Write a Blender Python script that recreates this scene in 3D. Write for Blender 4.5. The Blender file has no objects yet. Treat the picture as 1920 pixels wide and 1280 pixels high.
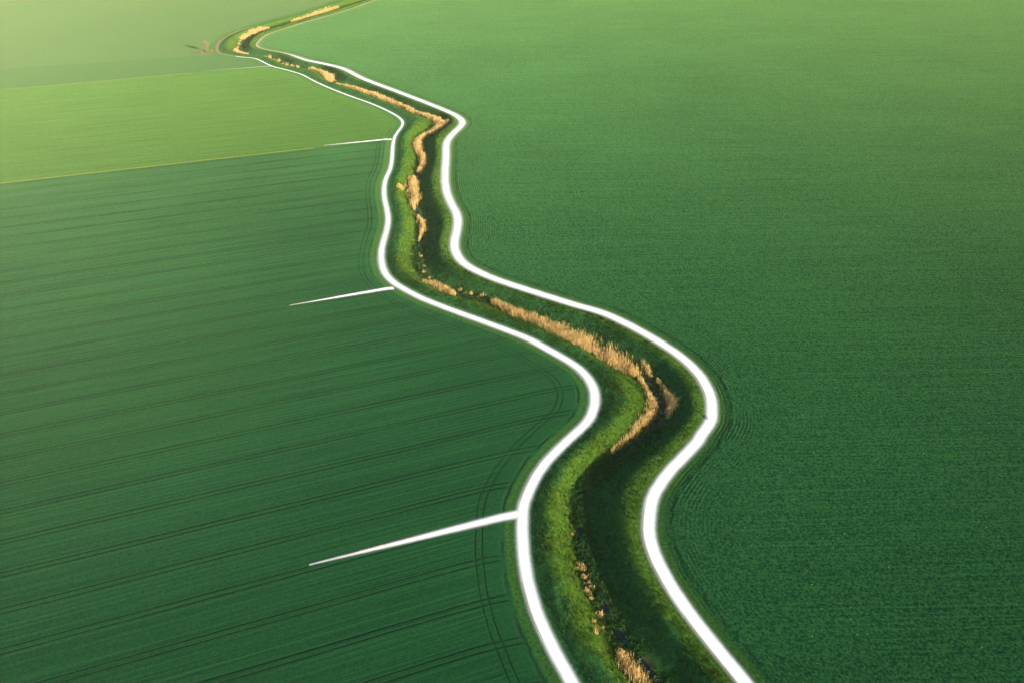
import bpy, math, random
import numpy as np
from mathutils import Vector

# ------------------------------------------------------------------ camera, sky, sun, exposure
S = bpy.context.scene
CAM_H = 150.0
cam_d = bpy.data.cameras.new('camera'); cam = bpy.data.objects.new('camera', cam_d)
S.collection.objects.link(cam); S.camera = cam
cam.location = (0, 0, CAM_H); cam.rotation_euler = (math.radians(90 - 30.434), 0, 0)
cam_d.sensor_width = 36; cam_d.lens = 30; cam_d.clip_start = 1; cam_d.clip_end = 8000

SUN_EL = math.radians(13.0)
sun_h = Vector((28.2, -29.7, 0)).normalized()
sun_dir = Vector((sun_h.x*math.cos(SUN_EL), sun_h.y*math.cos(SUN_EL), math.sin(SUN_EL)))
world = bpy.data.worlds.new('World'); S.world = world; world.use_nodes = True
wn = world.node_tree
bg = wn.nodes['Background']
sky = wn.nodes.new('ShaderNodeTexSky'); sky.sky_type = 'NISHITA'; sky.sun_disc = False
sky.sun_elevation = SUN_EL; sky.sun_rotation = math.atan2(sun_h.x, sun_h.y)
wn.links.new(sky.outputs[0], bg.inputs[0]); bg.inputs[1].default_value = 0.13
sl = bpy.data.lights.new('sun', 'SUN'); so = bpy.data.objects.new('sun', sl); S.collection.objects.link(so)
sl.energy = 5.0; sl.angle = math.radians(0.5); sl.color = (1.0, 0.91, 0.74)
so.rotation_euler = sun_dir.to_track_quat('Z', 'Y').to_euler(); so.location = (200, -200, 300)
S.view_settings.view_transform = 'Standard'; S.view_settings.look = 'None'
S.view_settings.exposure = 1.17; S.view_settings.gamma = 1.0
try:
    S.cycles.use_denoising = True; S.cycles.denoiser = 'OPENIMAGEDENOISE'; S.cycles.denoising_input_passes = 'RGB_ALBEDO_NORMAL'; S.cycles.denoising_prefilter = 'ACCURATE'
    S.cycles.volume_bounces = 1
    S.cycles.max_bounces = 6
except Exception: pass

rng = np.random.default_rng(7)
random.seed(7)

# ------------------------------------------------------------------ ground plan (metres, world XY)
LEFT_TRACK = [(322.7,2399.6),(321.7,2396.8),(320.7,2393.9),(319.7,2391.1),(318.7,2388.3),(317.7,2385.5),(316.6,2382.6),(315.6,2379.8),(314.6,2377.0),(313.6,2374.1),(312.6,2371.3),(311.6,2368.5),(310.5,2365.6),(309.5,2362.8),(308.5,2360.0),(307.5,2357.2),(306.5,2354.3),(305.4,2351.5),(304.4,2348.7),(303.4,2345.8),(302.4,2343.0),(301.4,2340.2),(300.4,2337.4),(299.3,2334.5),(298.3,2331.7),(297.3,2328.9),(296.3,2326.0),(295.3,2323.2),(294.3,2320.4),(293.2,2317.5),(292.2,2314.7),(291.2,2311.9),(290.2,2309.1),(289.2,2306.2),(288.2,2303.4),(287.1,2300.6),(286.1,2297.7),(285.1,2294.9),(284.1,2292.1),(283.1,2289.3),(282.1,2286.4),(281.0,2283.6),(280.0,2280.8),(279.0,2277.9),(278.0,2275.1),(277.0,2272.3),(276.0,2269.4),(274.9,2266.6),(273.9,2263.8),(272.9,2261.0),(271.9,2258.1),(270.9,2255.3),(269.9,2252.5),(268.8,2249.6),(267.8,2246.8),(266.8,2244.0),(265.8,2241.2),(264.8,2238.3),(263.8,2235.5),(262.7,2232.7),(261.7,2229.8),(260.7,2227.0),(259.7,2224.2),(258.7,2221.4),(257.7,2218.5),(256.6,2215.7),(255.6,2212.9),(254.6,2210.0),(253.6,2207.2),(252.6,2204.4),(251.6,2201.5),(250.5,2198.7),(249.5,2195.9),(248.5,2193.1),(247.5,2190.2),(246.5,2187.4),(245.5,2184.6),(244.4,2181.7),(243.4,2178.9),(242.4,2176.1),(241.4,2173.3),(240.4,2170.4),(239.4,2167.6),(238.3,2164.8),(237.3,2161.9),(236.3,2159.1),(235.3,2156.3),(234.3,2153.4),(233.3,2150.6),(232.2,2147.8),(231.2,2145.0),(230.2,2142.1),(229.2,2139.3),(228.2,2136.5),(227.1,2133.6),(226.1,2130.8),(225.1,2128.0),(224.1,2125.2),(223.1,2122.3),(222.1,2119.5),(221.0,2116.7),(220.0,2113.8),(219.0,2111.0),(218.0,2108.2),(217.0,2105.3),(216.0,2102.5),(214.9,2099.7),(213.9,2096.9),(212.9,2094.0),(211.9,2091.2),(210.9,2088.4),(209.9,2085.5),(208.8,2082.7),(207.8,2079.9),(206.8,2077.1),(205.8,2074.2),(204.8,2071.4),(203.8,2068.6),(202.7,2065.7),(201.7,2062.9),(200.7,2060.1),(199.7,2057.3),(198.7,2054.4),(197.7,2051.6),(196.6,2048.8),(195.6,2045.9),(194.6,2043.1),(193.6,2040.3),(192.6,2037.4),(191.6,2034.6),(190.5,2031.8),(189.5,2029.0),(188.5,2026.1),(187.5,2023.3),(186.5,2020.5),(185.5,2017.6),(184.4,2014.8),(183.4,2012.0),(182.4,2009.2),(181.4,2006.3),(180.4,2003.5),(179.4,2000.7),(178.3,1997.8),(177.3,1995.0),(176.3,1992.2),(175.3,1989.3),(174.3,1986.5),(173.3,1983.7),(172.2,1980.9),(171.2,1978.0),(170.2,1975.2),(169.2,1972.4),(168.2,1969.5),(167.2,1966.7),(166.1,1963.9),(165.1,1961.1),(164.1,1958.2),(163.1,1955.4),(162.1,1952.6),(161.1,1949.7),(160.0,1946.9),(159.0,1944.1),(158.0,1941.2),(157.0,1938.4),(156.0,1935.6),(155.0,1932.8),(153.9,1929.9),(152.9,1927.1),(151.9,1924.3),(150.9,1921.4),(149.9,1918.6),(148.9,1915.8),(147.8,1913.0),(146.8,1910.1),(145.8,1907.3),(144.8,1904.5),(143.8,1901.6),(142.7,1898.8),(141.7,1896.0),(140.7,1893.1),(139.7,1890.3),(138.7,1887.5),(137.7,1884.7),(136.6,1881.8),(135.6,1879.0),(134.6,1876.2),(133.6,1873.3),(132.6,1870.5),(131.6,1867.7),(130.5,1864.9),(129.5,1862.0),(128.5,1859.2),(127.5,1856.4),(126.5,1853.5),(125.5,1850.7),(124.4,1847.9),(123.4,1845.1),(122.4,1842.2),(121.4,1839.4),(120.4,1836.6),(119.4,1833.7),(118.3,1830.9),(117.3,1828.1),(116.3,1825.2),(115.3,1822.4),(114.3,1819.6),(113.3,1816.8),(112.2,1813.9),(111.2,1811.1),(110.2,1808.3),(109.2,1805.4),(108.2,1802.6),(107.2,1799.8),(106.1,1797.0),(105.1,1794.1),(104.1,1791.3),(103.1,1788.5),(102.1,1785.6),(101.1,1782.8),(100.0,1780.0),(99.0,1777.1),(98.0,1774.3),(97.0,1771.5),(96.0,1768.7),(95.0,1765.8),(93.9,1763.0),(92.9,1760.2),(91.9,1757.3),(90.9,1754.5),(89.9,1751.7),(88.9,1748.9),(87.8,1746.0),(86.8,1743.2),(85.8,1740.4),(84.8,1737.5),(83.8,1734.7),(82.8,1731.9),(81.7,1729.0),(80.7,1726.2),(79.7,1723.4),(78.7,1720.6),(77.7,1717.7),(76.7,1714.9),(75.6,1712.1),(74.6,1709.2),(73.6,1706.4),(72.6,1703.6),(71.6,1700.8),(70.6,1697.9),(69.5,1695.1),(68.5,1692.3),(67.5,1689.4),(66.5,1686.6),(65.5,1683.8),(64.4,1681.0),(63.4,1678.1),(62.4,1675.3),(61.4,1672.5),(60.4,1669.6),(59.4,1666.8),(58.3,1664.0),(57.3,1661.1),(56.3,1658.3),(55.3,1655.5),(54.3,1652.7),(53.3,1649.8),(52.2,1647.0),(51.2,1644.2),(50.2,1641.3),(49.2,1638.5),(48.2,1635.7),(47.2,1632.9),(46.1,1630.0),(45.1,1627.2),(44.1,1624.4),(43.1,1621.5),(42.1,1618.7),(41.1,1615.9),(40.0,1613.0),(39.0,1610.2),(38.0,1607.4),(37.0,1604.6),(36.0,1601.7),(35.0,1598.9),(33.9,1596.1),(32.9,1593.2),(31.9,1590.4),(30.9,1587.6),(29.9,1584.8),(28.9,1581.9),(27.8,1579.1),(26.8,1576.3),(25.8,1573.4),(24.8,1570.6),(23.8,1567.8),(22.8,1564.9),(21.7,1562.1),(20.7,1559.3),(19.7,1556.5),(18.7,1553.6),(17.7,1550.8),(16.7,1548.0),(15.6,1545.1),(14.6,1542.3),(13.6,1539.5),(12.6,1536.7),(11.6,1533.8),(10.6,1531.0),(9.5,1528.2),(8.5,1525.3),(7.5,1522.5),(6.5,1519.7),(5.5,1516.9),(4.5,1514.0),(3.4,1511.2),(2.4,1508.4),(1.4,1505.5),(0.4,1502.7),(-0.6,1499.9),(-1.6,1497.0),(-2.7,1494.2),(-3.7,1491.4),(-4.7,1488.6),(-5.7,1485.7),(-6.7,1482.9),(-7.7,1480.1),(-8.8,1477.2),(-9.8,1474.4),(-10.8,1471.6),(-11.8,1468.8),(-12.8,1465.9),(-13.9,1463.1),(-14.9,1460.3),(-15.9,1457.4),(-16.9,1454.6),(-17.9,1451.8),(-18.9,1448.9),(-20.0,1446.1),(-21.0,1443.3),(-22.0,1440.5),(-23.0,1437.6),(-24.0,1434.8),(-25.0,1432.0),(-26.1,1429.1),(-27.1,1426.3),(-28.1,1423.5),(-29.1,1420.7),(-30.1,1417.8),(-31.1,1415.0),(-32.2,1412.2),(-33.2,1409.3),(-34.2,1406.5),(-35.2,1403.7),(-36.2,1400.8),(-37.2,1398.0),(-38.3,1395.2),(-39.3,1392.4),(-40.3,1389.5),(-41.3,1386.7),(-42.3,1383.9),(-43.3,1381.0),(-44.4,1378.2),(-45.4,1375.4),(-46.4,1372.6),(-47.4,1369.7),(-48.4,1366.9),(-49.4,1364.1),(-50.5,1361.2),(-51.5,1358.4),(-52.5,1355.6),(-53.5,1352.8),(-54.5,1349.9),(-55.5,1347.1),(-56.6,1344.3),(-57.6,1341.4),(-58.6,1338.6),(-59.6,1335.8),(-60.6,1332.9),(-61.6,1330.1),(-62.7,1327.3),(-63.7,1324.5),(-64.7,1321.6),(-65.7,1318.8),(-66.7,1316.0),(-67.7,1313.1),(-68.8,1310.3),(-69.8,1307.5),(-70.8,1304.7),(-71.8,1301.8),(-72.8,1299.0),(-73.8,1296.2),(-74.9,1293.3),(-75.9,1290.5),(-76.9,1287.7),(-77.9,1284.8),(-78.9,1282.0),(-79.9,1279.2),(-81.0,1276.4),(-82.0,1273.5),(-83.0,1270.7),(-84.0,1267.9),(-85.0,1265.0),(-86.0,1262.2),(-87.1,1259.4),(-88.1,1256.6),(-89.1,1253.7),(-90.1,1250.9),(-91.1,1248.1),(-92.1,1245.2),(-93.2,1242.4),(-94.2,1239.6),(-95.2,1236.7),(-96.2,1233.9),(-97.2,1231.1),(-98.3,1228.3),(-99.3,1225.4),(-100.3,1222.6),(-101.3,1219.8),(-102.3,1216.9),(-103.3,1214.1),(-104.4,1211.3),(-105.4,1208.5),(-106.4,1205.6),(-107.4,1202.8),(-108.4,1200.0),(-109.4,1197.1),(-110.5,1194.3),(-111.5,1191.5),(-112.5,1188.7),(-113.5,1185.8),(-114.5,1183.0),(-115.5,1180.2),(-116.6,1177.3),(-117.6,1174.5),(-118.6,1171.7),(-119.6,1168.8),(-120.6,1166.0),(-121.6,1163.2),(-122.7,1160.4),(-123.7,1157.5),(-124.7,1154.7),(-125.7,1151.9),(-126.7,1149.0),(-127.7,1146.2),(-128.8,1143.4),(-129.8,1140.6),(-130.8,1137.7),(-131.8,1134.9),(-132.8,1132.1),(-133.8,1129.2),(-134.9,1126.4),(-135.9,1123.6),(-136.9,1120.7),(-137.9,1117.9),(-138.9,1115.1),(-139.9,1112.3),(-141.0,1109.4),(-142.0,1106.6),(-143.0,1103.8),(-144.0,1100.9),(-145.0,1098.1),(-146.0,1095.3),(-147.1,1092.5),(-148.1,1089.6),(-149.1,1086.8),(-150.1,1084.0),(-151.1,1081.1),(-152.1,1078.3),(-153.2,1075.5),(-154.2,1072.6),(-155.2,1069.8),(-156.2,1067.0),(-157.2,1064.2),(-158.2,1061.3),(-159.3,1058.5),(-160.3,1055.7),(-161.3,1052.8),(-162.3,1050.0),(-163.3,1047.2),(-164.3,1044.4),(-165.4,1041.5),(-166.4,1038.7),(-167.4,1035.9),(-168.4,1033.0),(-169.4,1030.2),(-170.4,1027.4),(-171.5,1024.6),(-172.5,1021.7),(-173.5,1018.9),(-174.5,1016.1),(-175.5,1013.2),(-176.5,1010.4),(-177.5,1007.6),(-178.5,1004.7),(-179.5,1001.9),(-180.5,999.1),(-181.5,996.2),(-182.5,993.4),(-183.5,990.5),(-184.4,987.7),(-185.4,984.8),(-186.3,982.0),(-187.2,979.1),(-188.0,976.2),(-188.9,973.3),(-189.8,970.5),(-190.7,967.6),(-191.7,964.8),(-192.7,961.9),(-193.7,959.1),(-194.7,956.2),(-195.7,953.4),(-196.8,950.6),(-197.7,947.8),(-198.7,944.9),(-199.6,942.0),(-200.6,939.2),(-201.4,936.3),(-202.3,933.4),(-203.2,930.6),(-204.1,927.7),(-204.9,924.8),(-205.7,921.9),(-206.6,919.0),(-207.5,916.1),(-208.3,913.3),(-209.3,910.4),(-210.2,907.6),(-211.2,904.7),(-212.3,901.9),(-213.5,899.2),(-214.9,896.5),(-216.3,893.8),(-217.8,891.2),(-219.4,888.7),(-221.0,886.1),(-222.5,883.5),(-223.9,880.9),(-225.2,878.2),(-226.4,875.4),(-227.6,872.6),(-228.7,869.9),(-229.8,867.0),(-230.8,864.2),(-231.8,861.4),(-232.8,858.6),(-233.8,855.7),(-234.8,852.9),(-235.7,850.0),(-236.6,847.1),(-237.5,844.3),(-238.3,841.4),(-239.1,838.5),(-240.0,835.6),(-240.9,832.8),(-241.9,829.9),(-243.1,827.1),(-244.3,824.4),(-245.5,821.6),(-246.5,818.8),(-247.4,815.9),(-248.1,813.0),(-248.8,810.1),(-249.4,807.1),(-250.0,804.2),(-250.5,801.2),(-251.0,798.3),(-251.5,795.3),(-252.0,792.3),(-252.3,789.4),(-252.6,786.4),(-252.7,783.4),(-252.8,780.3),(-252.7,777.3),(-252.6,774.3),(-252.4,771.3),(-252.2,768.3),(-251.8,765.4),(-251.5,762.4),(-251.0,759.4),(-250.5,756.4),(-250.0,753.5),(-249.4,750.5),(-248.7,747.6),(-248.1,744.7),(-247.3,741.7),(-246.6,738.8),(-245.7,735.9),(-244.9,733.1),(-243.9,730.2),(-242.8,727.4),(-241.6,724.7),(-240.3,722.0),(-238.7,719.4),(-236.7,717.1),(-234.4,715.3),(-231.9,713.5),(-229.5,711.8),(-227.0,710.1),(-224.5,708.5),(-221.9,706.9),(-219.3,705.4),(-216.6,704.2),(-213.7,703.2),(-210.9,702.3),(-208.0,701.2),(-205.5,699.7),(-203.2,697.7),(-201.2,695.5),(-199.4,693.1),(-197.7,690.6),(-195.9,688.2),(-194.2,685.7),(-192.5,683.2),(-190.8,680.7),(-189.1,678.3),(-187.3,675.8),(-185.4,673.5),(-183.4,671.2),(-181.3,669.1),(-179.1,667.1),(-176.8,665.2),(-174.5,663.2),(-172.2,661.3),(-170.0,659.3),(-167.7,657.3),(-165.5,655.2),(-163.3,653.2),(-161.2,651.0),(-159.1,648.9),(-157.1,646.6),(-155.2,644.3),(-153.4,641.9),(-151.7,639.4),(-150.1,636.9),(-148.5,634.4),(-146.9,631.8),(-145.3,629.3),(-143.6,626.8),(-141.9,624.3),(-140.2,621.8),(-138.5,619.4),(-136.7,616.9),(-134.9,614.5),(-133.1,612.1),(-131.3,609.7),(-129.4,607.3),(-127.6,605.0),(-125.7,602.6),(-123.9,600.3),(-122.0,597.9),(-120.1,595.6),(-118.2,593.3),(-116.2,590.9),(-114.3,588.6),(-112.4,586.3),(-110.4,584.1),(-108.4,581.8),(-106.4,579.6),(-104.4,577.3),(-102.4,575.1),(-100.3,572.9),(-98.3,570.7),(-96.3,568.4),(-94.4,566.1),(-92.5,563.8),(-90.6,561.5),(-88.7,559.1),(-86.9,556.7),(-85.1,554.3),(-83.3,551.9),(-81.6,549.5),(-79.9,547.0),(-78.2,544.5),(-76.6,541.9),(-75.0,539.4),(-73.5,536.8),(-72.0,534.2),(-70.7,531.5),(-69.5,528.7),(-68.5,525.9),(-67.7,523.0),(-67.2,520.0),(-66.9,517.0),(-66.9,514.0),(-67.0,511.0),(-67.3,508.0),(-67.6,505.0),(-68.0,502.0),(-68.2,499.0),(-68.4,496.0),(-68.6,493.0),(-68.6,490.0),(-68.6,487.0),(-68.4,484.0),(-68.3,481.0),(-68.0,478.0),(-67.8,475.0),(-67.5,472.0),(-67.2,469.0),(-66.9,466.1),(-66.7,463.1),(-66.3,460.1),(-66.0,457.1),(-65.7,454.1),(-65.5,451.1),(-65.2,448.1),(-65.0,445.1),(-64.8,442.1),(-64.6,439.1),(-64.5,436.1),(-64.5,433.1),(-64.5,430.1),(-64.6,427.1),(-64.7,424.1),(-64.7,421.1),(-64.7,418.1),(-64.6,415.1),(-64.4,412.1),(-64.2,409.1),(-63.9,406.1),(-63.5,403.1),(-63.1,400.1),(-62.7,397.1),(-62.2,394.2),(-61.7,391.2),(-61.1,388.2),(-60.5,385.3),(-59.9,382.4),(-59.2,379.4),(-58.7,376.5),(-58.1,373.5),(-57.6,370.6),(-57.1,367.6),(-56.7,364.6),(-56.4,361.6),(-56.2,358.6),(-56.0,355.6),(-55.9,352.6),(-55.8,349.6),(-55.8,346.6),(-55.7,343.6),(-55.7,340.6),(-55.6,337.6),(-55.5,334.6),(-55.3,331.6),(-55.0,328.6),(-54.7,325.6),(-54.3,322.6),(-53.7,319.7),(-53.1,316.7),(-52.4,313.8),(-51.5,310.9),(-50.5,308.1),(-49.2,305.4),(-47.7,302.8),(-46.1,300.3),(-44.2,297.9),(-42.2,295.6),(-40.2,293.4),(-38.1,291.3),(-36.0,289.2),(-33.7,287.1),(-31.4,285.2),(-29.1,283.3),(-26.7,281.5),(-24.3,279.6),(-21.9,277.9),(-19.5,276.1),(-17.1,274.3),(-14.6,272.5),(-12.2,270.8),(-9.8,269.0),(-7.4,267.2),(-4.9,265.4),(-2.5,263.6),(-0.1,261.8),(2.2,260.0),(4.6,258.0),(6.8,256.0),(8.8,253.8),(10.8,251.6),(12.8,249.3),(14.8,247.1),(16.7,244.8),(18.7,242.4),(20.5,240.0),(22.1,237.5),(23.4,234.8),(24.5,232.0),(25.3,229.1),(25.8,226.2),(26.0,223.2),(25.8,220.2),(25.5,217.2),(24.8,214.2),(24.0,211.4),(22.8,208.6),(21.3,206.0),(19.5,203.5),(17.8,201.1),(16.0,198.7),(14.3,196.2),(12.6,193.7),(11.0,191.2),(9.4,188.6),(8.1,185.9),(6.8,183.2),(5.8,180.4),(4.8,177.5),(4.0,174.7),(3.2,171.7),(2.8,168.8),(2.7,165.8),(2.6,162.7),(2.6,159.7),(2.7,156.7),(2.8,153.7),(3.0,150.7),(3.3,147.7),(3.6,144.8),(4.1,141.8),(4.7,138.8),(5.3,135.9),(6.1,133.0),(7.0,130.1),(8.0,127.3),(9.0,124.5),(10.1,121.7),(11.3,118.9),(12.4,116.1),(13.6,113.3),(14.8,110.6),(16.1,107.9),(17.3,105.1),(18.6,102.4),(19.8,99.7),(21.0,96.9),(22.2,94.2),(23.4,91.4),(24.5,88.6),(25.6,85.8),(26.7,83.0),(27.7,80.2),(28.8,77.3),(29.7,74.5),(30.7,71.6),(31.6,68.8),(32.5,65.9),(33.3,63.0),(34.2,60.1),(35.0,57.2),(35.8,54.4),(36.6,51.4),(37.3,48.5),(38.1,45.6),(38.8,42.7),(39.5,39.8),(40.2,36.8),(40.8,33.9),(41.4,31.0),(42.0,28.0),(42.6,25.1),(43.2,22.1),(43.8,19.2),(44.3,16.2),(44.9,13.3),(45.4,10.3),(45.9,7.3),(46.4,4.4),(46.9,1.4),(47.4,-1.6),(47.9,-4.5),(48.4,-7.5),(48.8,-10.5),(49.3,-13.4),(49.8,-16.4),(50.2,-19.4),(50.7,-22.3),(51.2,-25.3),(51.6,-28.3),(52.1,-31.3),(52.5,-34.2),(53.0,-37.2),(53.5,-40.2),(53.9,-43.1),(54.4,-46.1),(54.8,-49.1),(55.3,-52.1),(55.7,-55.0),(56.2,-58.0),(56.6,-61.0),(57.1,-63.9),(57.5,-66.9),(58.0,-69.9),(58.4,-72.9),(58.9,-75.8),(59.3,-78.8),(59.8,-81.8),(60.2,-84.8),(60.7,-87.7),(61.1,-90.7),(61.6,-93.7),(62.0,-96.6),(62.5,-99.6),(62.9,-102.6),(63.3,-105.6),(63.8,-108.5),(64.2,-111.5),(64.7,-114.5),(65.1,-117.5),(65.6,-120.4),(66.0,-123.4),(66.5,-126.4),(66.9,-129.4),(67.4,-132.3),(67.8,-135.3),(68.3,-138.3)]
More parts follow.
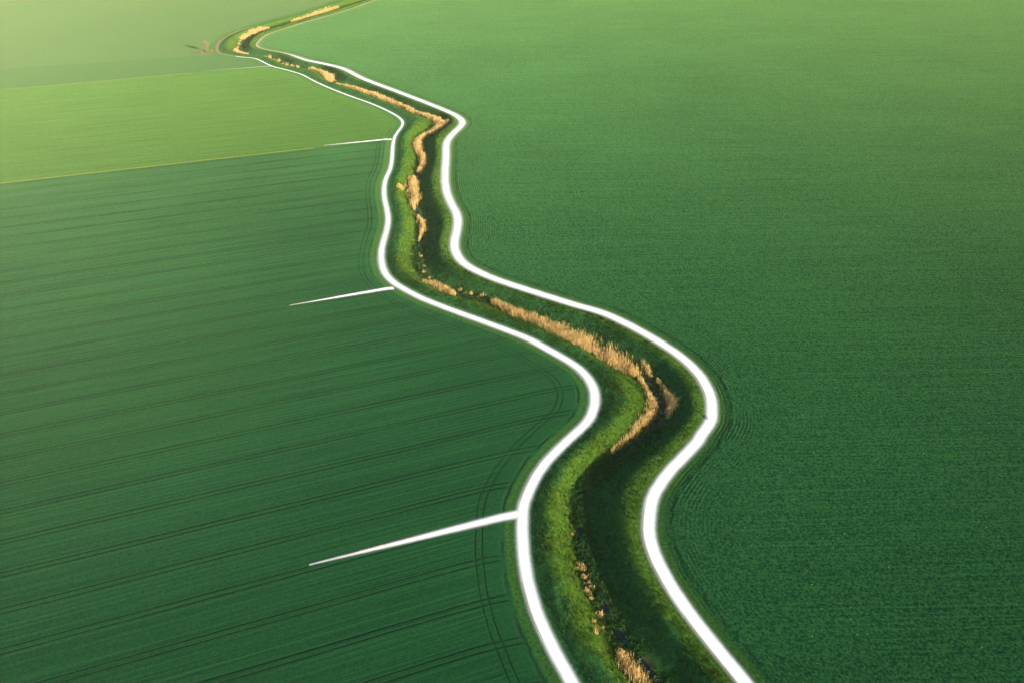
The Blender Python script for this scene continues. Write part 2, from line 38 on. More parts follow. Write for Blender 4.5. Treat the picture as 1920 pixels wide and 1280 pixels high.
RIGHT_TRACK = [(359.5,2399.6),(358.4,2396.8),(357.4,2393.9),(356.4,2391.1),(355.4,2388.3),(354.4,2385.5),(353.4,2382.6),(352.3,2379.8),(351.3,2377.0),(350.3,2374.1),(349.3,2371.3),(348.3,2368.5),(347.3,2365.7),(346.2,2362.8),(345.2,2360.0),(344.2,2357.2),(343.2,2354.3),(342.2,2351.5),(341.2,2348.7),(340.1,2345.9),(339.1,2343.0),(338.1,2340.2),(337.1,2337.4),(336.1,2334.5),(335.1,2331.7),(334.0,2328.9),(333.0,2326.1),(332.0,2323.2),(331.0,2320.4),(330.0,2317.6),(329.0,2314.7),(327.9,2311.9),(326.9,2309.1),(325.9,2306.3),(324.9,2303.4),(323.9,2300.6),(322.9,2297.8),(321.8,2294.9),(320.8,2292.1),(319.8,2289.3),(318.8,2286.4),(317.8,2283.6),(316.8,2280.8),(315.7,2278.0),(314.7,2275.1),(313.7,2272.3),(312.7,2269.5),(311.7,2266.6),(310.7,2263.8),(309.6,2261.0),(308.6,2258.2),(307.6,2255.3),(306.6,2252.5),(305.6,2249.7),(304.6,2246.8),(303.5,2244.0),(302.5,2241.2),(301.5,2238.4),(300.5,2235.5),(299.5,2232.7),(298.5,2229.9),(297.4,2227.0),(296.4,2224.2),(295.4,2221.4),(294.4,2218.6),(293.4,2215.7),(292.4,2212.9),(291.3,2210.1),(290.3,2207.2),(289.3,2204.4),(288.3,2201.6),(287.3,2198.8),(286.3,2195.9),(285.2,2193.1),(284.2,2190.3),(283.2,2187.4),(282.2,2184.6),(281.2,2181.8),(280.2,2179.0),(279.1,2176.1),(278.1,2173.3),(277.1,2170.5),(276.1,2167.6),(275.1,2164.8),(274.1,2162.0),(273.0,2159.2),(272.0,2156.3),(271.0,2153.5),(270.0,2150.7),(269.0,2147.8),(268.0,2145.0),(266.9,2142.2),(265.9,2139.4),(264.9,2136.5),(263.9,2133.7),(262.9,2130.9),(261.9,2128.0),(260.8,2125.2),(259.8,2122.4),(258.8,2119.6),(257.8,2116.7),(256.8,2113.9),(255.8,2111.1),(254.7,2108.2),(253.7,2105.4),(252.7,2102.6),(251.7,2099.8),(250.7,2096.9),(249.7,2094.1),(248.6,2091.3),(247.6,2088.4),(246.6,2085.6),(245.6,2082.8),(244.6,2080.0),(243.6,2077.1),(242.5,2074.3),(241.5,2071.5),(240.5,2068.6),(239.5,2065.8),(238.5,2063.0),(237.5,2060.2),(236.4,2057.3),(235.4,2054.5),(234.4,2051.7),(233.4,2048.8),(232.4,2046.0),(231.4,2043.2),(230.3,2040.4),(229.3,2037.5),(228.3,2034.7),(227.3,2031.9),(226.3,2029.0),(225.3,2026.2),(224.2,2023.4),(223.2,2020.6),(222.2,2017.7),(221.2,2014.9),(220.2,2012.1),(219.2,2009.2),(218.1,2006.4),(217.1,2003.6),(216.1,2000.8),(215.1,1997.9),(214.1,1995.1),(213.1,1992.3),(212.0,1989.4),(211.0,1986.6),(210.0,1983.8),(209.0,1981.0),(208.0,1978.1),(207.0,1975.3),(205.9,1972.5),(204.9,1969.6),(203.9,1966.8),(202.9,1964.0),(201.9,1961.2),(200.9,1958.3),(199.8,1955.5),(198.8,1952.7),(197.8,1949.8),(196.8,1947.0),(195.8,1944.2),(194.8,1941.4),(193.7,1938.5),(192.7,1935.7),(191.7,1932.9),(190.7,1930.0),(189.7,1927.2),(188.7,1924.4),(187.6,1921.5),(186.6,1918.7),(185.6,1915.9),(184.6,1913.1),(183.6,1910.2),(182.6,1907.4),(181.5,1904.6),(180.5,1901.7),(179.5,1898.9),(178.5,1896.1),(177.5,1893.3),(176.5,1890.4),(175.4,1887.6),(174.4,1884.8),(173.4,1881.9),(172.4,1879.1),(171.4,1876.3),(170.4,1873.5),(169.3,1870.6),(168.3,1867.8),(167.3,1865.0),(166.3,1862.1),(165.3,1859.3),(164.3,1856.5),(163.3,1853.7),(162.2,1850.8),(161.2,1848.0),(160.2,1845.2),(159.2,1842.3),(158.2,1839.5),(157.2,1836.7),(156.1,1833.9),(155.1,1831.0),(154.1,1828.2),(153.1,1825.4),(152.1,1822.5),(151.1,1819.7),(150.0,1816.9),(149.0,1814.1),(148.0,1811.2),(147.0,1808.4),(146.0,1805.6),(145.0,1802.7),(143.9,1799.9),(142.9,1797.1),(141.9,1794.3),(140.9,1791.4),(139.9,1788.6),(138.9,1785.8),(137.8,1782.9),(136.8,1780.1),(135.8,1777.3),(134.8,1774.5),(133.8,1771.6),(132.8,1768.8),(131.7,1766.0),(130.7,1763.1),(129.7,1760.3),(128.7,1757.5),(127.7,1754.7),(126.7,1751.8),(125.6,1749.0),(124.6,1746.2),(123.6,1743.3),(122.6,1740.5),(121.6,1737.7),(120.6,1734.9),(119.5,1732.0),(118.5,1729.2),(117.5,1726.4),(116.5,1723.5),(115.5,1720.7),(114.5,1717.9),(113.4,1715.1),(112.4,1712.2),(111.4,1709.4),(110.4,1706.6),(109.4,1703.7),(108.4,1700.9),(107.3,1698.1),(106.3,1695.3),(105.3,1692.4),(104.3,1689.6),(103.3,1686.8),(102.3,1683.9),(101.2,1681.1),(100.2,1678.3),(99.2,1675.5),(98.2,1672.6),(97.2,1669.8),(96.2,1667.0),(95.1,1664.1),(94.1,1661.3),(93.1,1658.5),(92.1,1655.7),(91.1,1652.8),(90.1,1650.0),(89.0,1647.2),(88.0,1644.3),(87.0,1641.5),(86.0,1638.7),(85.0,1635.9),(84.0,1633.0),(82.9,1630.2),(81.9,1627.4),(80.9,1624.5),(79.9,1621.7),(78.9,1618.9),(77.9,1616.1),(76.8,1613.2),(75.8,1610.4),(74.8,1607.6),(73.8,1604.7),(72.8,1601.9),(71.8,1599.1),(70.7,1596.3),(69.7,1593.4),(68.7,1590.6),(67.7,1587.8),(66.7,1584.9),(65.7,1582.1),(64.6,1579.3),(63.6,1576.5),(62.6,1573.6),(61.6,1570.8),(60.6,1568.0),(59.6,1565.1),(58.5,1562.3),(57.5,1559.5),(56.5,1556.6),(55.5,1553.8),(54.5,1551.0),(53.5,1548.2),(52.4,1545.3),(51.4,1542.5),(50.4,1539.7),(49.4,1536.8),(48.4,1534.0),(47.4,1531.2),(46.3,1528.4),(45.3,1525.5),(44.3,1522.7),(43.3,1519.9),(42.3,1517.0),(41.3,1514.2),(40.2,1511.4),(39.2,1508.6),(38.2,1505.7),(37.2,1502.9),(36.2,1500.1),(35.2,1497.2),(34.1,1494.4),(33.1,1491.6),(32.1,1488.8),(31.1,1485.9),(30.1,1483.1),(29.1,1480.3),(28.0,1477.4),(27.0,1474.6),(26.0,1471.8),(25.0,1469.0),(24.0,1466.1),(23.0,1463.3),(21.9,1460.5),(20.9,1457.6),(19.9,1454.8),(18.9,1452.0),(17.9,1449.2),(16.9,1446.3),(15.8,1443.5),(14.8,1440.7),(13.8,1437.8),(12.8,1435.0),(11.8,1432.2),(10.8,1429.4),(9.7,1426.5),(8.7,1423.7),(7.7,1420.9),(6.7,1418.0),(5.7,1415.2),(4.7,1412.4),(3.6,1409.6),(2.6,1406.7),(1.6,1403.9),(0.6,1401.1),(-0.4,1398.2),(-1.4,1395.4),(-2.5,1392.6),(-3.5,1389.8),(-4.5,1386.9),(-5.5,1384.1),(-6.5,1381.3),(-7.5,1378.4),(-8.6,1375.6),(-9.6,1372.8),(-10.6,1370.0),(-11.6,1367.1),(-12.6,1364.3),(-13.6,1361.5),(-14.7,1358.6),(-15.7,1355.8),(-16.7,1353.0),(-17.7,1350.2),(-18.7,1347.3),(-19.7,1344.5),(-20.8,1341.7),(-21.8,1338.8),(-22.8,1336.0),(-23.8,1333.2),(-24.8,1330.4),(-25.8,1327.5),(-26.9,1324.7),(-27.9,1321.9),(-28.9,1319.0),(-29.9,1316.2),(-30.9,1313.4),(-31.9,1310.6),(-33.0,1307.7),(-34.0,1304.9),(-35.0,1302.1),(-36.0,1299.2),(-37.0,1296.4),(-38.0,1293.6),(-39.1,1290.8),(-40.1,1287.9),(-41.1,1285.1),(-42.1,1282.3),(-43.1,1279.4),(-44.1,1276.6),(-45.2,1273.8),(-46.2,1271.0),(-47.2,1268.1),(-48.2,1265.3),(-49.2,1262.5),(-50.2,1259.6),(-51.3,1256.8),(-52.3,1254.0),(-53.3,1251.2),(-54.3,1248.3),(-55.3,1245.5),(-56.3,1242.7),(-57.4,1239.8),(-58.4,1237.0),(-59.4,1234.2),(-60.4,1231.4),(-61.4,1228.5),(-62.4,1225.7),(-63.5,1222.9),(-64.5,1220.0),(-65.5,1217.2),(-66.5,1214.4),(-67.5,1211.6),(-68.5,1208.7),(-69.6,1205.9),(-70.6,1203.1),(-71.6,1200.2),(-72.6,1197.4),(-73.6,1194.6),(-74.6,1191.7),(-75.7,1188.9),(-76.7,1186.1),(-77.7,1183.3),(-78.7,1180.4),(-79.7,1177.6),(-80.7,1174.8),(-81.8,1171.9),(-82.8,1169.1),(-83.8,1166.3),(-84.8,1163.5),(-85.8,1160.6),(-86.8,1157.8),(-87.9,1155.0),(-88.9,1152.1),(-89.9,1149.3),(-90.9,1146.5),(-91.9,1143.7),(-92.9,1140.8),(-94.0,1138.0),(-95.0,1135.2),(-96.0,1132.3),(-97.0,1129.5),(-98.0,1126.7),(-99.0,1123.9),(-100.1,1121.0),(-101.1,1118.2),(-102.1,1115.4),(-103.1,1112.5),(-104.1,1109.7),(-105.1,1106.9),(-106.2,1104.1),(-107.2,1101.2),(-108.2,1098.4),(-109.2,1095.6),(-110.2,1092.7),(-111.2,1089.9),(-112.3,1087.1),(-113.3,1084.3),(-114.3,1081.4),(-115.3,1078.6),(-116.3,1075.8),(-117.3,1072.9),(-118.4,1070.1),(-119.4,1067.3),(-120.4,1064.5),(-121.4,1061.6),(-122.4,1058.8),(-123.4,1056.0),(-124.5,1053.1),(-125.5,1050.3),(-126.5,1047.5),(-127.5,1044.7),(-128.5,1041.8),(-129.5,1039.0),(-130.6,1036.2),(-131.6,1033.3),(-132.6,1030.5),(-133.6,1027.7),(-134.6,1024.9),(-135.6,1022.0),(-136.7,1019.2),(-137.7,1016.4),(-138.7,1013.5),(-139.7,1010.7),(-140.7,1007.9),(-141.7,1005.0),(-142.6,1002.2),(-143.6,999.3),(-144.6,996.5),(-145.6,993.7),(-146.5,990.8),(-147.5,988.0),(-148.4,985.1),(-149.3,982.2),(-150.3,979.4),(-151.2,976.5),(-152.1,973.7),(-153.0,970.8),(-153.9,967.9),(-154.8,965.0),(-155.6,962.2),(-156.5,959.3),(-157.4,956.4),(-158.3,953.5),(-159.2,950.7),(-160.1,947.8),(-161.0,944.9),(-161.9,942.1),(-162.8,939.2),(-163.8,936.4),(-164.7,933.5),(-165.7,930.7),(-166.7,927.8),(-167.7,925.0),(-168.7,922.2),(-169.7,919.3),(-170.8,916.5),(-171.9,913.7),(-173.0,910.9),(-174.1,908.1),(-175.2,905.3),(-176.3,902.6),(-177.5,899.8),(-178.7,897.0),(-179.9,894.3),(-181.2,891.6),(-182.4,888.8),(-183.7,886.1),(-184.9,883.4),(-186.2,880.6),(-187.4,877.9),(-188.6,875.1),(-189.8,872.4),(-191.1,869.6),(-192.3,866.9),(-193.5,864.1),(-194.7,861.4),(-195.9,858.6),(-197.0,855.8),(-198.2,853.1),(-199.3,850.3),(-200.4,847.5),(-201.5,844.7),(-202.6,841.9),(-203.6,839.0),(-204.6,836.2),(-205.7,833.4),(-206.7,830.6),(-207.8,827.8),(-208.9,825.0),(-210.0,822.2),(-211.1,819.4),(-212.1,816.6),(-213.1,813.7),(-214.1,810.9),(-215.1,808.1),(-216.0,805.2),(-216.8,802.3),(-217.5,799.4),(-218.0,796.4),(-218.4,793.4),(-218.6,790.4),(-218.8,787.4),(-218.9,784.4),(-218.9,781.4),(-218.9,778.4),(-218.8,775.4),(-218.6,772.4),(-218.4,769.4),(-218.2,766.4),(-217.9,763.4),(-217.6,760.4),(-217.3,757.4),(-216.8,754.5),(-216.1,751.5),(-215.2,748.7),(-214.1,745.9),(-212.8,743.2),(-211.2,740.6),(-209.5,738.2),(-207.5,736.0),(-205.2,734.0),(-202.9,732.1),(-200.4,730.3),(-198.0,728.6),(-195.5,726.9),(-193.0,725.2),(-190.6,723.4),(-188.2,721.6),(-185.9,719.6),(-183.7,717.6),(-181.5,715.5),(-179.5,713.3),(-177.5,711.1),(-175.6,708.8),(-173.7,706.4),(-171.7,704.1),(-169.8,701.8),(-167.9,699.5),(-166.0,697.2),(-164.0,694.9),(-161.9,692.8),(-159.6,690.8),(-157.3,688.9),(-154.9,687.1),(-152.4,685.4),(-150.0,683.6),(-147.6,681.8),(-145.3,679.8),(-143.0,677.9),(-140.7,676.0),(-138.4,674.0),(-136.1,672.1),(-134.0,670.0),(-131.8,667.9),(-129.8,665.6),(-127.9,663.3),(-126.2,660.9),(-124.5,658.4),(-122.8,655.9),(-121.2,653.3),(-119.7,650.8),(-118.2,648.2),(-116.7,645.5),(-115.2,643.0),(-113.6,640.4),(-112.0,637.9),(-110.3,635.4),(-108.6,632.9),(-106.9,630.4),(-105.0,628.0),(-103.2,625.6),(-101.4,623.3),(-99.5,620.9),(-97.7,618.5),(-95.8,616.2),(-93.9,613.9),(-92.0,611.5),(-90.1,609.2),(-88.2,606.9),(-86.3,604.5),(-84.4,602.2),(-82.6,599.8),(-80.7,597.5),(-78.9,595.1),(-77.0,592.7),(-75.2,590.3),(-73.4,588.0),(-71.5,585.6),(-69.7,583.2),(-67.8,580.8),(-66.0,578.5),(-64.1,576.1),(-62.3,573.7),(-60.4,571.4),(-58.6,569.0),(-56.7,566.6),(-54.9,564.2),(-53.1,561.8),(-51.3,559.4),(-49.5,557.0),(-47.7,554.6),(-45.9,552.2),(-44.2,549.7),(-42.4,547.3),(-40.7,544.8),(-39.0,542.3),(-37.4,539.8),(-35.9,537.2),(-34.6,534.5),(-33.3,531.8),(-32.3,528.9),(-31.4,526.1),(-30.9,523.1),(-30.6,520.1),(-30.7,517.1),(-31.0,514.1),(-31.6,511.2),(-32.2,508.2),(-33.0,505.3),(-33.8,502.4),(-34.5,499.5),(-35.2,496.6),(-35.8,493.6),(-36.4,490.7),(-36.8,487.7),(-37.2,484.7),(-37.4,481.7),(-37.5,478.7),(-37.4,475.7),(-37.4,472.7),(-37.2,469.7),(-37.0,466.7),(-36.8,463.7),(-36.6,460.7),(-36.4,457.7),(-36.2,454.7),(-36.1,451.7),(-35.9,448.7),(-35.8,445.7),(-35.6,442.7),(-35.5,439.7),(-35.4,436.7),(-35.3,433.7),(-35.1,430.7),(-34.9,427.7),(-34.7,424.7),(-34.5,421.7),(-34.3,418.7),(-34.1,415.7),(-33.8,412.7),(-33.4,409.7),(-33.1,406.8),(-32.7,403.8),(-32.3,400.8),(-31.8,397.8),(-31.2,394.9),(-30.6,391.9),(-30.0,389.0),(-29.3,386.1),(-28.6,383.2),(-27.8,380.2),(-27.0,377.3),(-26.3,374.4),(-25.7,371.5),(-25.3,368.5),(-24.9,365.5),(-24.7,362.5),(-24.6,359.5),(-24.6,356.5),(-24.6,353.5),(-24.7,350.5),(-24.8,347.5),(-24.9,344.5),(-24.9,341.5),(-24.8,338.5),(-24.6,335.5),(-24.3,332.5),(-23.7,329.5),(-23.0,326.6),(-22.1,323.8),(-21.0,321.0),(-19.6,318.3),(-17.9,315.8),(-16.1,313.4),(-14.1,311.2),(-12.0,309.0),(-9.9,306.9),(-7.7,304.9),(-5.4,302.9),(-3.0,301.1),(-0.6,299.3),(1.9,297.5),(4.3,295.8),(6.7,294.0),(9.2,292.3),(11.6,290.5),(14.1,288.8),(16.6,287.1),(19.0,285.4),(21.5,283.7),(24.0,282.0),(26.6,280.4),(29.1,278.9),(31.7,277.2),(34.0,275.4),(36.2,273.4),(38.3,271.2),(40.3,268.9),(42.3,266.6),(44.1,264.3),(45.9,261.9),(47.7,259.5),(49.5,257.0),(51.2,254.6),(52.8,252.0),(54.4,249.5),(55.9,246.9),(57.2,244.2),(58.5,241.4),(59.5,238.6),(60.4,235.8),(61.2,232.8),(61.6,229.9),(61.9,226.9),(62.1,223.9),(62.0,220.9),(61.7,217.9),(61.2,214.9),(60.6,212.0),(59.8,209.1),(58.5,206.4),(56.9,203.8),(55.3,201.3),(53.9,198.6),(52.2,196.2),(50.4,193.8),(48.5,191.4),(46.7,189.0),(44.8,186.7),(43.1,184.2),(41.4,181.7),(39.9,179.1),(38.4,176.5),(37.2,173.7),(36.3,170.9),(35.6,168.0),(35.0,165.0),(34.5,162.0),(34.3,159.1),(34.4,156.0),(34.7,153.1),(35.2,150.1),(35.9,147.2),(36.6,144.3),(37.5,141.4),(38.5,138.5),(39.5,135.7),(40.6,132.9),(41.8,130.1),(43.0,127.4),(44.2,124.7),(45.5,121.9),(46.8,119.2),(48.0,116.5),(49.3,113.8),(50.6,111.0),(51.8,108.3),(53.1,105.6),(54.4,102.9),(55.6,100.1),(56.8,97.4),(58.0,94.6),(59.1,91.8),(60.3,89.0),(61.4,86.2),(62.4,83.4),(63.5,80.6),(64.5,77.8),(65.5,74.9),(66.4,72.1),(67.4,69.2),(68.2,66.3),(69.1,63.5),(69.9,60.6),(70.8,57.7),(71.6,54.8),(72.3,51.9),(73.1,49.0),(73.8,46.1),(74.6,43.2),(75.3,40.2),(75.9,37.3),(76.6,34.4),(77.2,31.4),(77.8,28.5),(78.4,25.5),(79.0,22.6),(79.5,19.6),(80.1,16.7),(80.6,13.7),(81.1,10.8),(81.7,7.8),(82.2,4.8),(82.7,1.9),(83.2,-1.1),(83.6,-4.1),(84.1,-7.0),(84.6,-10.0),(85.0,-13.0),(85.5,-15.9),(86.0,-18.9),(86.4,-21.9),(86.9,-24.9),(87.4,-27.8),(87.8,-30.8),(88.3,-33.8),(88.7,-36.7),(89.2,-39.7),(89.7,-42.7),(90.1,-45.6),(90.6,-48.6),(91.0,-51.6),(91.5,-54.6),(91.9,-57.5),(92.4,-60.5),(92.8,-63.5),(93.3,-66.4),(93.7,-69.4),(94.2,-72.4),(94.6,-75.4),(95.1,-78.3),(95.5,-81.3),(96.0,-84.3),(96.4,-87.3),(96.9,-90.2),(97.3,-93.2),(97.8,-96.2),(98.2,-99.1),(98.6,-102.1),(99.1,-105.1),(99.5,-108.1),(100.0,-111.0),(100.4,-114.0),(100.9,-117.0),(101.3,-120.0),(101.8,-122.9),(102.2,-125.9),(102.7,-128.9),(103.1,-131.8),(103.6,-134.8),(104.0,-137.8)]
